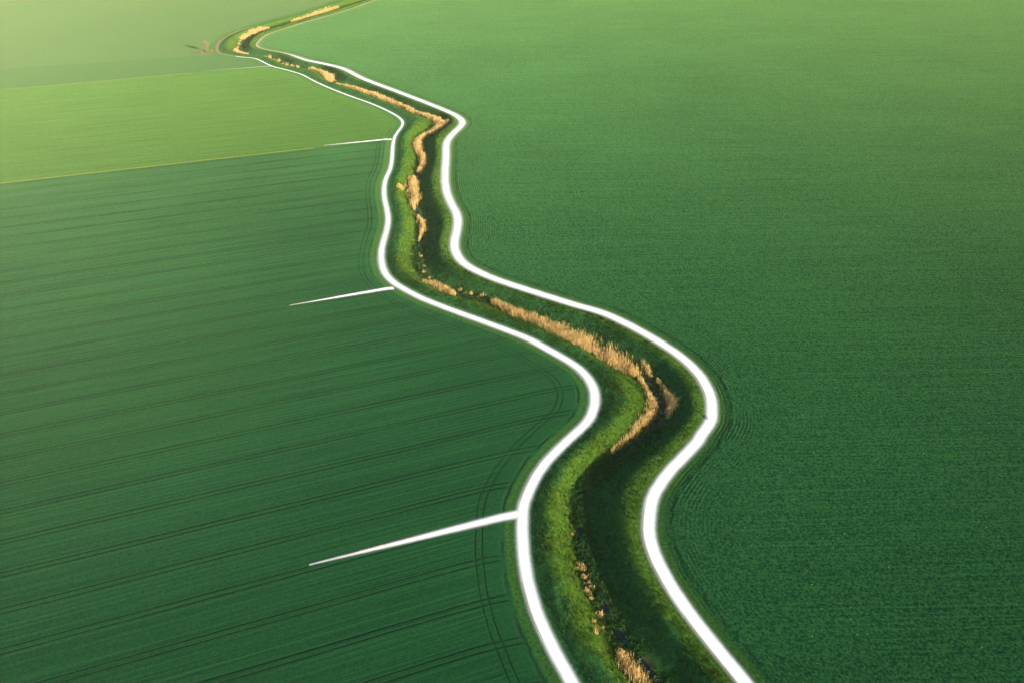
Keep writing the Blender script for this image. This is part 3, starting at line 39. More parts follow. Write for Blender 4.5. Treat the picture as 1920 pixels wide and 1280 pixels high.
CHANNEL = [(340.4,2409.0),(339.4,2406.2),(338.3,2403.3),(337.3,2400.5),(336.3,2397.7),(335.3,2394.8),(334.3,2392.0),(333.3,2389.2),(332.2,2386.3),(331.2,2383.5),(330.2,2380.7),(329.2,2377.9),(328.2,2375.0),(327.2,2372.2),(326.1,2369.4),(325.1,2366.5),(324.1,2363.7),(323.1,2360.9),(322.1,2358.1),(321.1,2355.2),(320.0,2352.4),(319.0,2349.6),(318.0,2346.7),(317.0,2343.9),(316.0,2341.1),(315.0,2338.2),(313.9,2335.4),(312.9,2332.6),(311.9,2329.8),(310.9,2326.9),(309.9,2324.1),(308.8,2321.3),(307.8,2318.4),(306.8,2315.6),(305.8,2312.8),(304.8,2310.0),(303.8,2307.1),(302.7,2304.3),(301.7,2301.5),(300.7,2298.6),(299.7,2295.8),(298.7,2293.0),(297.7,2290.2),(296.6,2287.3),(295.6,2284.5),(294.6,2281.7),(293.6,2278.8),(292.6,2276.0),(291.6,2273.2),(290.5,2270.3),(289.5,2267.5),(288.5,2264.7),(287.5,2261.9),(286.5,2259.0),(285.5,2256.2),(284.4,2253.4),(283.4,2250.5),(282.4,2247.7),(281.4,2244.9),(280.4,2242.1),(279.4,2239.2),(278.3,2236.4),(277.3,2233.6),(276.3,2230.7),(275.3,2227.9),(274.3,2225.1),(273.3,2222.2),(272.2,2219.4),(271.2,2216.6),(270.2,2213.8),(269.2,2210.9),(268.2,2208.1),(267.2,2205.3),(266.1,2202.4),(265.1,2199.6),(264.1,2196.8),(263.1,2194.0),(262.1,2191.1),(261.1,2188.3),(260.0,2185.5),(259.0,2182.6),(258.0,2179.8),(257.0,2177.0),(256.0,2174.1),(255.0,2171.3),(253.9,2168.5),(252.9,2165.7),(251.9,2162.8),(250.9,2160.0),(249.9,2157.2),(248.9,2154.3),(247.8,2151.5),(246.8,2148.7),(245.8,2145.9),(244.8,2143.0),(243.8,2140.2),(242.8,2137.4),(241.7,2134.5),(240.7,2131.7),(239.7,2128.9),(238.7,2126.1),(237.7,2123.2),(236.7,2120.4),(235.6,2117.6),(234.6,2114.7),(233.6,2111.9),(232.6,2109.1),(231.6,2106.2),(230.6,2103.4),(229.5,2100.6),(228.5,2097.8),(227.5,2094.9),(226.5,2092.1),(225.5,2089.3),(224.4,2086.4),(223.4,2083.6),(222.4,2080.8),(221.4,2078.0),(220.4,2075.1),(219.4,2072.3),(218.3,2069.5),(217.3,2066.6),(216.3,2063.8),(215.3,2061.0),(214.3,2058.1),(213.3,2055.3),(212.2,2052.5),(211.2,2049.7),(210.2,2046.8),(209.2,2044.0),(208.2,2041.2),(207.2,2038.3),(206.1,2035.5),(205.1,2032.7),(204.1,2029.9),(203.1,2027.0),(202.1,2024.2),(201.1,2021.4),(200.0,2018.5),(199.0,2015.7),(198.0,2012.9),(197.0,2010.1),(196.0,2007.2),(195.0,2004.4),(193.9,2001.6),(192.9,1998.7),(191.9,1995.9),(190.9,1993.1),(189.9,1990.2),(188.9,1987.4),(187.8,1984.6),(186.8,1981.8),(185.8,1978.9),(184.8,1976.1),(183.8,1973.3),(182.8,1970.4),(181.7,1967.6),(180.7,1964.8),(179.7,1962.0),(178.7,1959.1),(177.7,1956.3),(176.7,1953.5),(175.6,1950.6),(174.6,1947.8),(173.6,1945.0),(172.6,1942.1),(171.6,1939.3),(170.6,1936.5),(169.5,1933.7),(168.5,1930.8),(167.5,1928.0),(166.5,1925.2),(165.5,1922.3),(164.5,1919.5),(163.4,1916.7),(162.4,1913.9),(161.4,1911.0),(160.4,1908.2),(159.4,1905.4),(158.4,1902.5),(157.3,1899.7),(156.3,1896.9),(155.3,1894.1),(154.3,1891.2),(153.3,1888.4),(152.3,1885.6),(151.2,1882.7),(150.2,1879.9),(149.2,1877.1),(148.2,1874.2),(147.2,1871.4),(146.2,1868.6),(145.1,1865.8),(144.1,1862.9),(143.1,1860.1),(142.1,1857.3),(141.1,1854.4),(140.1,1851.6),(139.0,1848.8),(138.0,1846.0),(137.0,1843.1),(136.0,1840.3),(135.0,1837.5),(133.9,1834.6),(132.9,1831.8),(131.9,1829.0),(130.9,1826.1),(129.9,1823.3),(128.9,1820.5),(127.8,1817.7),(126.8,1814.8),(125.8,1812.0),(124.8,1809.2),(123.8,1806.3),(122.8,1803.5),(121.7,1800.7),(120.7,1797.9),(119.7,1795.0),(118.7,1792.2),(117.7,1789.4),(116.7,1786.5),(115.6,1783.7),(114.6,1780.9),(113.6,1778.0),(112.6,1775.2),(111.6,1772.4),(110.6,1769.6),(109.5,1766.7),(108.5,1763.9),(107.5,1761.1),(106.5,1758.2),(105.5,1755.4),(104.5,1752.6),(103.4,1749.8),(102.4,1746.9),(101.4,1744.1),(100.4,1741.3),(99.4,1738.4),(98.4,1735.6),(97.3,1732.8),(96.3,1730.0),(95.3,1727.1),(94.3,1724.3),(93.3,1721.5),(92.3,1718.6),(91.2,1715.8),(90.2,1713.0),(89.2,1710.1),(88.2,1707.3),(87.2,1704.5),(86.2,1701.7),(85.1,1698.8),(84.1,1696.0),(83.1,1693.2),(82.1,1690.3),(81.1,1687.5),(80.1,1684.7),(79.0,1681.9),(78.0,1679.0),(77.0,1676.2),(76.0,1673.4),(75.0,1670.5),(74.0,1667.7),(72.9,1664.9),(71.9,1662.0),(70.9,1659.2),(69.9,1656.4),(68.9,1653.6),(67.9,1650.7),(66.8,1647.9),(65.8,1645.1),(64.8,1642.2),(63.8,1639.4),(62.8,1636.6),(61.8,1633.8),(60.7,1630.9),(59.7,1628.1),(58.7,1625.3),(57.7,1622.4),(56.7,1619.6),(55.7,1616.8),(54.6,1614.0),(53.6,1611.1),(52.6,1608.3),(51.6,1605.5),(50.6,1602.6),(49.5,1599.8),(48.5,1597.0),(47.5,1594.1),(46.5,1591.3),(45.5,1588.5),(44.5,1585.7),(43.4,1582.8),(42.4,1580.0),(41.4,1577.2),(40.4,1574.3),(39.4,1571.5),(38.4,1568.7),(37.3,1565.9),(36.3,1563.0),(35.3,1560.2),(34.3,1557.4),(33.3,1554.5),(32.3,1551.7),(31.2,1548.9),(30.2,1546.0),(29.2,1543.2),(28.2,1540.4),(27.2,1537.6),(26.2,1534.7),(25.1,1531.9),(24.1,1529.1),(23.1,1526.2),(22.1,1523.4),(21.1,1520.6),(20.1,1517.8),(19.0,1514.9),(18.0,1512.1),(17.0,1509.3),(16.0,1506.4),(15.0,1503.6),(14.0,1500.8),(12.9,1498.0),(11.9,1495.1),(10.9,1492.3),(9.9,1489.5),(8.9,1486.6),(7.9,1483.8),(6.8,1481.0),(5.8,1478.1),(4.8,1475.3),(3.8,1472.5),(2.8,1469.7),(1.8,1466.8),(0.7,1464.0),(-0.3,1461.2),(-1.3,1458.3),(-2.3,1455.5),(-3.3,1452.7),(-4.3,1449.9),(-5.4,1447.0),(-6.4,1444.2),(-7.4,1441.4),(-8.4,1438.5),(-9.4,1435.7),(-10.4,1432.9),(-11.5,1430.0),(-12.5,1427.2),(-13.5,1424.4),(-14.5,1421.6),(-15.5,1418.7),(-16.5,1415.9),(-17.6,1413.1),(-18.6,1410.2),(-19.6,1407.4),(-20.6,1404.6),(-21.6,1401.8),(-22.6,1398.9),(-23.7,1396.1),(-24.7,1393.3),(-25.7,1390.4),(-26.7,1387.6),(-27.7,1384.8),(-28.7,1382.0),(-29.8,1379.1),(-30.8,1376.3),(-31.8,1373.5),(-32.8,1370.6),(-33.8,1367.8),(-34.9,1365.0),(-35.9,1362.1),(-36.9,1359.3),(-37.9,1356.5),(-38.9,1353.7),(-39.9,1350.8),(-41.0,1348.0),(-42.0,1345.2),(-43.0,1342.3),(-44.0,1339.5),(-45.0,1336.7),(-46.0,1333.9),(-47.1,1331.0),(-48.1,1328.2),(-49.1,1325.4),(-50.1,1322.5),(-51.1,1319.7),(-52.1,1316.9),(-53.2,1314.0),(-54.2,1311.2),(-55.2,1308.4),(-56.2,1305.6),(-57.2,1302.7),(-58.2,1299.9),(-59.3,1297.1),(-60.3,1294.2),(-61.3,1291.4),(-62.3,1288.6),(-63.3,1285.8),(-64.3,1282.9),(-65.4,1280.1),(-66.4,1277.3),(-67.4,1274.4),(-68.4,1271.6),(-69.4,1268.8),(-70.4,1265.9),(-71.5,1263.1),(-72.5,1260.3),(-73.5,1257.5),(-74.5,1254.6),(-75.5,1251.8),(-76.5,1249.0),(-77.6,1246.1),(-78.6,1243.3),(-79.6,1240.5),(-80.6,1237.7),(-81.6,1234.8),(-82.6,1232.0),(-83.7,1229.2),(-84.7,1226.3),(-85.7,1223.5),(-86.7,1220.7),(-87.7,1217.9),(-88.7,1215.0),(-89.8,1212.2),(-90.8,1209.4),(-91.8,1206.5),(-92.8,1203.7),(-93.8,1200.9),(-94.8,1198.0),(-95.9,1195.2),(-96.9,1192.4),(-97.9,1189.6),(-98.9,1186.7),(-99.9,1183.9),(-100.9,1181.1),(-102.0,1178.2),(-103.0,1175.4),(-104.0,1172.6),(-105.0,1169.8),(-106.0,1166.9),(-107.0,1164.1),(-108.1,1161.3),(-109.1,1158.4),(-110.1,1155.6),(-111.1,1152.8),(-112.1,1149.9),(-113.1,1147.1),(-114.2,1144.3),(-115.2,1141.5),(-116.2,1138.6),(-117.2,1135.8),(-118.2,1133.0),(-119.3,1130.1),(-120.3,1127.3),(-121.3,1124.5),(-122.3,1121.7),(-123.3,1118.8),(-124.3,1116.0),(-125.4,1113.2),(-126.4,1110.3),(-127.4,1107.5),(-128.4,1104.7),(-129.4,1101.9),(-130.4,1099.0),(-131.5,1096.2),(-132.5,1093.4),(-133.5,1090.5),(-134.5,1087.7),(-135.5,1084.9),(-136.5,1082.0),(-137.6,1079.2),(-138.6,1076.4),(-139.6,1073.6),(-140.6,1070.7),(-141.6,1067.9),(-142.6,1065.1),(-143.7,1062.2),(-144.7,1059.4),(-145.7,1056.6),(-146.7,1053.8),(-147.7,1050.9),(-148.7,1048.1),(-149.8,1045.3),(-150.8,1042.4),(-151.8,1039.6),(-152.8,1036.8),(-153.8,1033.9),(-154.8,1031.1),(-155.9,1028.3),(-156.9,1025.5),(-157.9,1022.6),(-158.9,1019.8),(-160.0,1017.0),(-161.0,1014.2),(-162.1,1011.4),(-163.1,1008.5),(-164.2,1005.7),(-165.2,1002.9),(-166.3,1000.1),(-167.4,997.3),(-168.5,994.5),(-169.6,991.7),(-170.7,988.9),(-171.9,986.1),(-173.1,983.4),(-174.3,980.6),(-175.5,977.9),(-176.7,975.1),(-177.9,972.3),(-179.0,969.6),(-180.2,966.8),(-181.4,964.0),(-182.5,961.2),(-183.5,958.4),(-184.5,955.6),(-185.5,952.7),(-186.4,949.9),(-187.3,947.0),(-188.2,944.2),(-189.2,941.3),(-190.3,938.5),(-191.4,935.7),(-192.6,932.9),(-193.7,930.2),(-195.0,927.4),(-196.2,924.7),(-197.5,922.0),(-198.7,919.2),(-199.8,916.4),(-201.0,913.7),(-202.1,910.9),(-203.3,908.1),(-204.4,905.3),(-205.4,902.5),(-206.5,899.7),(-207.5,896.8),(-208.6,894.0),(-209.6,891.2),(-210.6,888.3),(-211.5,885.5),(-212.5,882.6),(-213.4,879.8),(-214.4,877.0),(-215.4,874.1),(-216.5,871.3),(-217.6,868.5),(-218.7,865.7),(-219.9,863.0),(-221.1,860.2),(-222.4,857.5),(-223.7,854.8),(-225.0,852.1),(-226.3,849.4),(-227.5,846.6),(-228.6,843.8),(-229.6,841.0),(-230.5,838.1),(-231.4,835.2),(-232.2,832.3),(-233.0,829.4),(-233.8,826.5),(-234.5,823.6),(-235.3,820.7),(-236.0,817.8),(-236.7,814.9),(-237.2,811.9),(-237.6,808.9),(-237.8,805.9),(-237.9,802.9),(-237.9,799.9),(-237.7,796.9),(-237.5,793.9),(-237.3,790.9),(-237.1,787.9),(-236.8,784.9),(-236.5,781.9),(-236.1,778.9),(-235.8,776.0),(-235.4,773.0),(-235.0,770.0),(-234.6,767.0),(-234.1,764.1),(-233.6,761.1),(-233.0,758.1),(-232.4,755.2),(-231.8,752.3),(-231.0,749.3),(-230.2,746.4),(-229.2,743.6),(-228.1,740.8),(-226.8,738.1),(-225.3,735.5),(-223.7,733.0),(-221.8,730.6),(-219.7,728.5),(-217.3,726.7),(-214.7,725.1),(-212.0,723.9),(-209.1,722.9),(-206.3,721.9),(-203.5,720.8),(-200.8,719.5),(-198.3,717.9),(-195.9,716.1),(-193.6,714.1),(-191.5,711.9),(-189.6,709.6),(-187.8,707.2),(-186.1,704.8),(-184.4,702.2),(-182.9,699.7),(-181.3,697.1),(-179.8,694.5),(-178.3,691.9),(-176.8,689.3),(-175.1,686.8),(-173.0,684.7),(-170.6,682.9),(-168.0,681.3),(-165.5,679.6),(-163.0,678.0),(-160.5,676.4),(-157.7,675.1),(-154.8,674.7),(-151.9,675.4),(-148.9,675.2),(-146.5,673.4),(-144.7,671.1),(-143.1,668.5),(-141.7,665.8),(-140.5,663.1),(-139.4,660.3),(-138.4,657.5),(-137.5,654.6),(-136.5,651.7),(-135.6,648.9),(-134.6,646.1),(-133.6,643.2),(-132.5,640.4),(-131.4,637.6),(-130.3,634.8),(-129.0,632.1),(-127.4,629.6),(-125.6,627.2),(-123.4,625.2),(-120.8,623.5),(-118.3,621.9),(-115.9,620.1),(-113.5,618.3),(-111.1,616.5),(-108.8,614.6),(-106.5,612.6),(-104.4,610.4),(-102.4,608.2),(-100.4,606.0),(-98.5,603.6),(-96.6,601.3),(-94.8,598.9),(-93.0,596.5),(-91.2,594.1),(-89.5,591.6),(-87.7,589.2),(-86.0,586.7),(-84.3,584.2),(-82.7,581.7),(-81.0,579.2),(-79.4,576.7),(-77.7,574.2),(-76.0,571.7),(-74.2,569.3),(-72.4,566.9),(-70.6,564.5),(-68.7,562.2),(-66.7,559.9),(-64.7,557.6),(-62.7,555.4),(-60.6,553.3),(-58.4,551.2),(-56.2,549.1),(-54.0,547.1),(-51.8,545.0),(-49.6,543.0),(-47.6,540.8),(-45.9,538.3),(-44.7,535.5),(-44.2,532.6),(-44.1,529.6),(-44.6,526.6),(-45.4,523.7),(-46.2,520.8),(-47.1,517.9),(-48.0,515.1),(-48.9,512.2),(-49.9,509.4),(-51.1,506.6),(-52.6,504.0),(-53.7,501.2),(-54.4,498.3),(-54.7,495.3),(-54.8,492.3),(-54.7,489.3),(-54.4,486.3),(-54.0,483.3),(-53.4,480.4),(-52.8,477.5),(-52.1,474.5),(-51.5,471.6),(-50.9,468.6),(-50.3,465.7),(-49.8,462.7),(-49.4,459.7),(-49.2,456.7),(-49.1,453.7),(-49.1,450.7),(-49.2,447.7),(-49.3,444.7),(-49.6,441.7),(-49.9,438.7),(-50.2,435.7),(-50.5,432.7),(-50.7,429.7),(-50.8,426.7),(-50.9,423.7),(-50.9,420.7),(-50.8,417.7),(-50.5,414.7),(-50.3,411.7),(-49.9,408.8),(-49.5,405.8),(-49.0,402.8),(-48.5,399.8),(-47.9,396.9),(-47.3,394.0),(-46.6,391.0),(-46.0,388.1),(-45.2,385.2),(-44.4,382.3),(-43.7,379.4),(-43.0,376.4),(-42.4,373.5),(-41.8,370.5),(-41.3,367.6),(-40.9,364.6),(-40.6,361.6),(-40.4,358.6),(-40.4,355.6),(-40.5,352.6),(-40.6,349.6),(-40.6,346.6),(-40.6,343.6),(-40.5,340.6),(-40.3,337.6),(-40.0,334.6),(-39.7,331.6),(-39.3,328.6),(-38.9,325.6),(-38.4,322.7),(-37.6,319.8),(-36.6,316.9),(-35.5,314.2),(-34.1,311.5),(-32.5,308.9),(-30.8,306.5),(-29.0,304.1),(-27.0,301.8),(-24.9,299.7),(-22.4,298.0),(-19.8,296.5),(-17.2,295.0),(-14.5,293.7),(-11.7,292.6),(-9.2,291.0),(-6.8,289.1),(-4.5,287.2),(-2.2,285.2),(0.0,283.2),(2.3,281.3),(4.6,279.3),(6.9,277.4),(9.3,275.5),(11.6,273.6),(13.8,271.6),(16.0,269.6),(18.2,267.5),(20.3,265.3),(22.4,263.1),(24.4,260.9),(26.4,258.7),(28.4,256.4),(30.3,254.1),(32.2,251.8),(34.1,249.4),(36.0,247.1),(37.9,244.7),(39.8,242.4),(41.6,240.1),(43.3,237.5),(44.5,234.8),(45.4,231.9),(46.1,229.0),(46.6,226.0),(46.8,223.0),(46.7,220.0),(46.3,217.1),(45.6,214.1),(44.5,211.3),(43.0,208.7),(41.3,206.3),(39.3,204.0),(37.2,201.9),(35.0,199.8),(32.8,197.8),(30.6,195.7),(28.4,193.6),(26.4,191.4),(24.4,189.2),(22.6,186.7),(21.0,184.2),(19.7,181.5),(18.9,178.6),(18.3,175.7),(17.9,172.7),(17.8,169.7),(17.9,166.7),(18.1,163.7),(18.2,160.7),(18.4,157.7),(18.7,154.7),(19.0,151.7),(19.5,148.7),(20.0,145.7),(20.6,142.8),(21.3,139.9),(22.2,137.0),(23.1,134.1),(24.1,131.3),(25.4,128.6),(26.9,126.0),(28.3,123.4),(29.8,120.7),(31.1,118.0),(32.4,115.3),(33.7,112.6),(35.0,109.9),(36.2,107.1),(37.5,104.4),(38.7,101.7),(39.9,98.9),(41.1,96.1),(42.3,93.4),(43.4,90.6),(44.5,87.8),(45.6,85.0),(46.6,82.2),(47.6,79.3),(48.6,76.5),(49.6,73.6),(50.5,70.8),(51.4,67.9),(52.2,65.0),(53.1,62.1),(53.9,59.2),(54.7,56.3),(55.5,53.4),(56.2,50.5),(57.0,47.6),(57.7,44.7),(58.4,41.8),(59.0,38.8),(59.7,35.9),(60.3,33.0),(60.9,30.0),(61.5,27.1),(62.1,24.1),(62.7,21.2),(63.2,18.2),(63.8,15.3),(64.3,12.3),(64.8,9.3),(65.3,6.4),(65.8,3.4),(66.3,0.4),(66.8,-2.5),(67.2,-5.5),(67.7,-8.5),(68.2,-11.4),(68.6,-14.4),(69.1,-17.4),(69.6,-20.4),(70.0,-23.3),(70.5,-26.3),(71.0,-29.3),(71.4,-32.2),(71.9,-35.2),(72.3,-38.2),(72.8,-41.2),(73.3,-44.1),(73.7,-47.1),(74.2,-50.1),(74.6,-53.0),(75.1,-56.0),(75.5,-59.0),(76.0,-62.0),(76.4,-64.9),(76.9,-67.9),(77.3,-70.9),(77.8,-73.8),(78.2,-76.8),(78.7,-79.8),(79.1,-82.8),(79.6,-85.7),(80.0,-88.7),(80.4,-91.7),(80.9,-94.7),(81.3,-97.6),(81.8,-100.6),(82.2,-103.6),(82.7,-106.6),(83.1,-109.5),(83.6,-112.5),(84.0,-115.5),(84.5,-118.4),(84.9,-121.4),(85.4,-124.4),(85.8,-127.4),(86.2,-130.3),(86.7,-133.3),(87.1,-136.3)]
BEDS = {'A':((23.2,126,0.8,),(24.4,123.7,1.6,),(25.8,120.7,1.9,),(27.4,117.8,1.8,),(28.9,114.8,1.2,),),'C':((41.8,236.2,0.8,),(43.2,231.4,0.7,),(43.8,225.5,0.8,),(44.3,220.8,1.3,),(43,216.4,1.5,),(40.6,211.9,1.4,),(37.6,207.3,1.2,),(34.9,203.6,0.9,),(32.6,201,0.8,),(29,196.7,0.6,),),'C2':((47.7,233.6,0.7,),(48.3,230.8,0.8,),(49.4,227.7,1.1,),(49.8,224,1.3,),(50,220.5,1.4,),(48.9,217,1,),(47.7,213.6,0.6,),),'C3':((44.1,244.1,0.8,),(45,240.8,0.9,),(45.9,236.8,0.6,),),'D':((-7.8,289.2,0.7,),(-5.1,286.6,1.2,),(-2,283.6,1.5,),(3,279,1.9,),(7.9,274.9,2.1,),(12.6,270.9,2.4,),(17.3,266.2,2.8,),(21.8,261.6,3,),(26.1,256.8,3.1,),(30.3,251.8,3.1,),(34.4,246.9,3,),(38.5,242.5,2.6,),(41.1,237.8,1.6,),),'E':((-34.9,305.2,0.6,),(-31.4,304.7,1.4,),(-28.4,301.4,1.7,),(-25.5,298.2,1.5,),(-22.4,295,0.9,),),'F':((-44,374.4,0.9,),(-41.6,367.3,1.7,),(-40,360.4,2,),(-40.4,353.7,1.2,),(-41,347.2,0.6,),),'G':((-51.6,427.8,2.2,),(-51,419,3.2,),(-49.5,407.4,3.3,),(-47.5,397.1,3,),(-47.9,388.6,1.6,),(-46.4,383.1,0.8,),),'H':((-52.2,504.7,1.3,),(-55,494.1,1.9,),(-55.3,483.9,2.3,),(-52.2,470.2,2.3,),(-49.1,459,1.9,),(-48.5,446.4,1.5,),(-49.7,437,1.3,),),'I':((-125,622,1.3,),(-115.7,614.3,1.8,),(-109.1,608.3,2,),(-102.5,602.5,2.3,),(-96.1,596.7,2.3,),(-88.9,586.8,2.4,),(-82.1,578.5,2.2,),(-76.5,570.4,2,),(-71.1,563.9,1.8,),(-62.8,551.1,1.8,),(-56.8,544.9,2.2,),(-50.8,538.8,2.8,),(-44.7,529.3,3.2,),(-43.4,524.7,2.8,),(-45.7,515.6,2,),(-50,505.8,1.3,),),'J':((-155.5,669.7,1.3,),(-148.2,666.2,2.2,),(-142,659.3,2.7,),(-136.5,649.2,3.6,),(-132.7,634.5,2.8,),),'K':((-231.3,740.9,1.3,),(-226.1,728.4,2.3,),(-221.5,724.4,1.8,),(-216.4,723.4,1.1,),),'LL':((-239.8,786.3,1.2,),(-239,803,1.9,),(-236.8,820.3,2.3,),(-232.7,833.1,1.9,),(-228.3,841.5,1,),),'M':((-214.1,872.4,1.4,),(-211.3,880.9,1.9,),(-208.6,888.1,1.4,),),'N':((-207.1,891,1.9,),(-201.2,905.9,2.7,),(-196.1,921.3,3.2,),(-189.8,940.3,2.8,),(-183.4,954.4,1.4,),)}
TUS_NEAR = ((16.7,148.6,),(18.2,148.7,),(18.2,146.7,),(18.9,145.3,),(17.3,143.8,),(18.5,143.5,),(18.3,141.4,),(19.6,136.9,),(18.6,134.3,),(20.5,133.5,),(19,132,),(15.4,161.9,),(15.9,152.8,),(16.5,151.4,),(16.9,148.7,),)
TUS_MID = ((-19.7,298.9,),(-17.5,296.6,),(-15.1,294.8,),(-13.2,293.5,),(-11.5,292.6,),(-39.8,335.1,),(-39.2,330.8,),(-38.7,325.4,),(-37.6,321.3,),(-36,315.2,),(-34.3,311.2,),)
TUS_FAR = ((-200.5,714.5,),(-195.9,711.5,),(-190.9,706.7,),(-186.1,700.9,),(-181.6,694.3,),(-176.9,686.8,),(-171.3,680.4,),(-166.6,675.9,),(-234.4,753.8,),(-235.7,764.9,),(-236.9,776.2,),)
SPURS = (((1.8,167.6,),(-48.6,149.3,),1.45,0.16,),((-46,296,),(-83,281.3,),1.15,0.2,),((-70,486.8,),(-107,474.3,),1.05,0.35,),((-183.6,672.4,),(-233.8,654.7,),0.7,0.45,),)
FIELD_LINES = {'near_mid':((-258.9,412.4,),(-69.7,486.3,),),'mid_strip':((-355.3,598.8,),(-188.1,670.6,),),'strip_far':((-387.5,660.9,),(-233.4,714,),)}
WEEDS = ((-116.1,515.3,),(-118.5,568,),(-119.2,438.5,),(-118.3,377.1,),(39.3,295.7,),(-77.3,287.3,),(80.5,374.4,),)
TREE_AT = (-249.715,722.007,)
WORN_SPOT_AT = (58.633,209.971,)
WHITE_START = (-222.82,707.041,)
DRY_PATCH = (-56.0247,409.313,)

L = np.array(LEFT_TRACK); R = np.array(RIGHT_TRACK); W = np.array(CHANNEL)
ROW = math.radians(21.4)                       # direction of the seed rows west of the ditch

# ------------------------------------------------------------------ helpers
def tag(o, label=None, cat=None, group=None, kind=None):
    if label: o['label'] = label
    if cat: o['category'] = cat
    if group: o['group'] = group
    if kind: o['kind'] = kind
    return o

def mesh_obj(name, V, faces, mat, parent=None, attrs=None, smooth=True):
    """faces: an (N,3)/(N,4) array or a list of polygons"""
    V = np.asarray(V, dtype=np.float32)
    me = bpy.data.meshes.new(name)
    if isinstance(faces, np.ndarray):
        n, k = faces.shape
        loops = faces.reshape(-1).astype(np.int32); starts = np.arange(n, dtype=np.int32)*k
    else:
        ln = np.array([len(f) for f in faces], dtype=np.int32); n = len(ln)
        loops = np.array([i for f in faces for i in f], dtype=np.int32); starts = np.r_[0, np.cumsum(ln)[:-1]].astype(np.int32)
    me.vertices.add(len(V)); me.vertices.foreach_set('co', V.reshape(-1))
    me.loops.add(len(loops)); me.loops.foreach_set('vertex_index', loops)
    me.polygons.add(n); me.polygons.foreach_set('loop_start', starts)
    me.update(calc_edges=True); me.validate()
    me.polygons.foreach_set('use_smooth', np.full(len(me.polygons), smooth, dtype=bool))
    for k, a in (attrs or {}).items():
        at = me.attributes.new(k, 'FLOAT', 'POINT'); at.data.foreach_set('value', np.asarray(a, dtype=np.float32))
    me.materials.append(mat)
    o = bpy.data.objects.new(name, me); S.collection.objects.link(o)
    if parent: o.parent = parent
    return o

def poly_dist(P, C, side=False):
    """distance of points to polyline C; side: + to the left of the walking direction"""
    P = np.asarray(P, float); A = C[:-1]; D = C[1:]-A; LL = (D**2).sum(1); M = A+D/2; hl = np.sqrt(LL)/2
    out = np.empty(len(P)); sg = np.empty(len(P)); al = np.empty(len(P)); cum = np.r_[0, np.cumsum(np.sqrt(LL))[:-1]]
    order = np.lexsort((P[:, 0], np.floor(P[:, 0]/24), np.floor(P[:, 1]/24)))
    for i in range(0, len(P), 500):
        ix = order[i:i+500]; Q = P[ix]
        lo, hi = Q.min(0), Q.max(0); c = (lo+hi)/2; br = np.hypot(*(hi-lo))/2
        dm = np.hypot(M[:, 0]-c[0], M[:, 1]-c[1])
        use = np.flatnonzero(dm-hl-br <= (dm+hl).min()+br)
        r = Q[:, None, :]-A[use][None]; Du = D[use]
        t = np.clip((r*Du[None]).sum(2)/LL[use], 0, 1)
        d2 = ((r-t[..., None]*Du[None])**2).sum(2)
        j = d2.argmin(1); a = np.arange(len(Q))
        out[ix] = np.sqrt(d2[a, j])
        rr = r[a, j]; dd = Du[j]
        sg[ix] = np.sign(dd[:, 0]*rr[:, 1]-dd[:, 1]*rr[:, 0])
        al[ix] = cum[use[j]]+t[a, j]*np.sqrt(LL[use[j]])
    return (out, sg, al) if side else out

def in_poly(P, poly):
    x, y = P[:, 0], P[:, 1]; inside = np.zeros(len(P), bool)
    x0, y0 = poly[:, 0], poly[:, 1]; x1, y1 = np.roll(x0, -1), np.roll(y0, -1)
    for i in range(len(poly)):
        if y0[i] == y1[i]: continue
        c = (y0[i] > y) != (y1[i] > y)
        if c.any():
            inside[c] ^= x[c] < (x1[i]-x0[i])*(y[c]-y0[i])/(y1[i]-y0[i])+x0[i]
    return inside
CORR = np.vstack([L, R[::-1]])

def sstep(a, b, x):
    t = np.clip((x-a)/(b-a), 0, 1); return t*t*(3-2*t)

def vnoise(P, s, seed=0):
    """smooth value noise in [-1,1] on XY"""
    q = P*s; i = np.floor(q).astype(np.int64); fr = q-i; fr = fr*fr*(3-2*fr)
    def hsh(a, b):
        n = (a*374761393+b*668265263+seed*974634777) & 0x7fffffff
        n = ((n ^ (n >> 13))*1274126177) & 0x7fffffff
        return ((n ^ (n >> 16)) & 0xffff)/32767.5-1
    a, b = i[:, 0], i[:, 1]
    return ((hsh(a, b)*(1-fr[:, 0])+hsh(a+1, b)*fr[:, 0])*(1-fr[:, 1]) +
            (hsh(a, b+1)*(1-fr[:, 0])+hsh(a+1, b+1)*fr[:, 0])*fr[:, 1])

# ------------------------------------------------------------------ ditch profile
BED = -3.1
def ditch_z(P):
    dL = poly_dist(P, L); dR = poly_dist(P, R); dW, sg, al = poly_dist(P, W, True)
    # channel runs from the far end towards the camera: its right hand side is the west bank
    left = sg < 0
    d = np.where(left, dL, dR)
    d = np.maximum(d-2.6, 0); w = np.maximum(dW-1.3, 0)
    u = d/np.maximum(d+w, 1e-3)                # 0 at the track's verge, 1 at the channel's foot
    narrow = np.clip((d+w)/11.0, 0.35, 1.1)
    zl = 0.50*np.sin(np.pi*np.clip(u/0.62, 0, 1))**1.3*narrow + BED*sstep(0.34, 1.0, u)
    zr = 0.55*np.sin(np.pi*np.clip(u/0.55, 0, 1))**1.2*narrow + BED*sstep(0.28, 1.0, u)
    z = np.where(left, zl, zr)
    inside = in_poly(P, CORR)
    z = np.where(inside, z, 0)
    return z, u, left, np.minimum(dL, dR), dW, al, inside

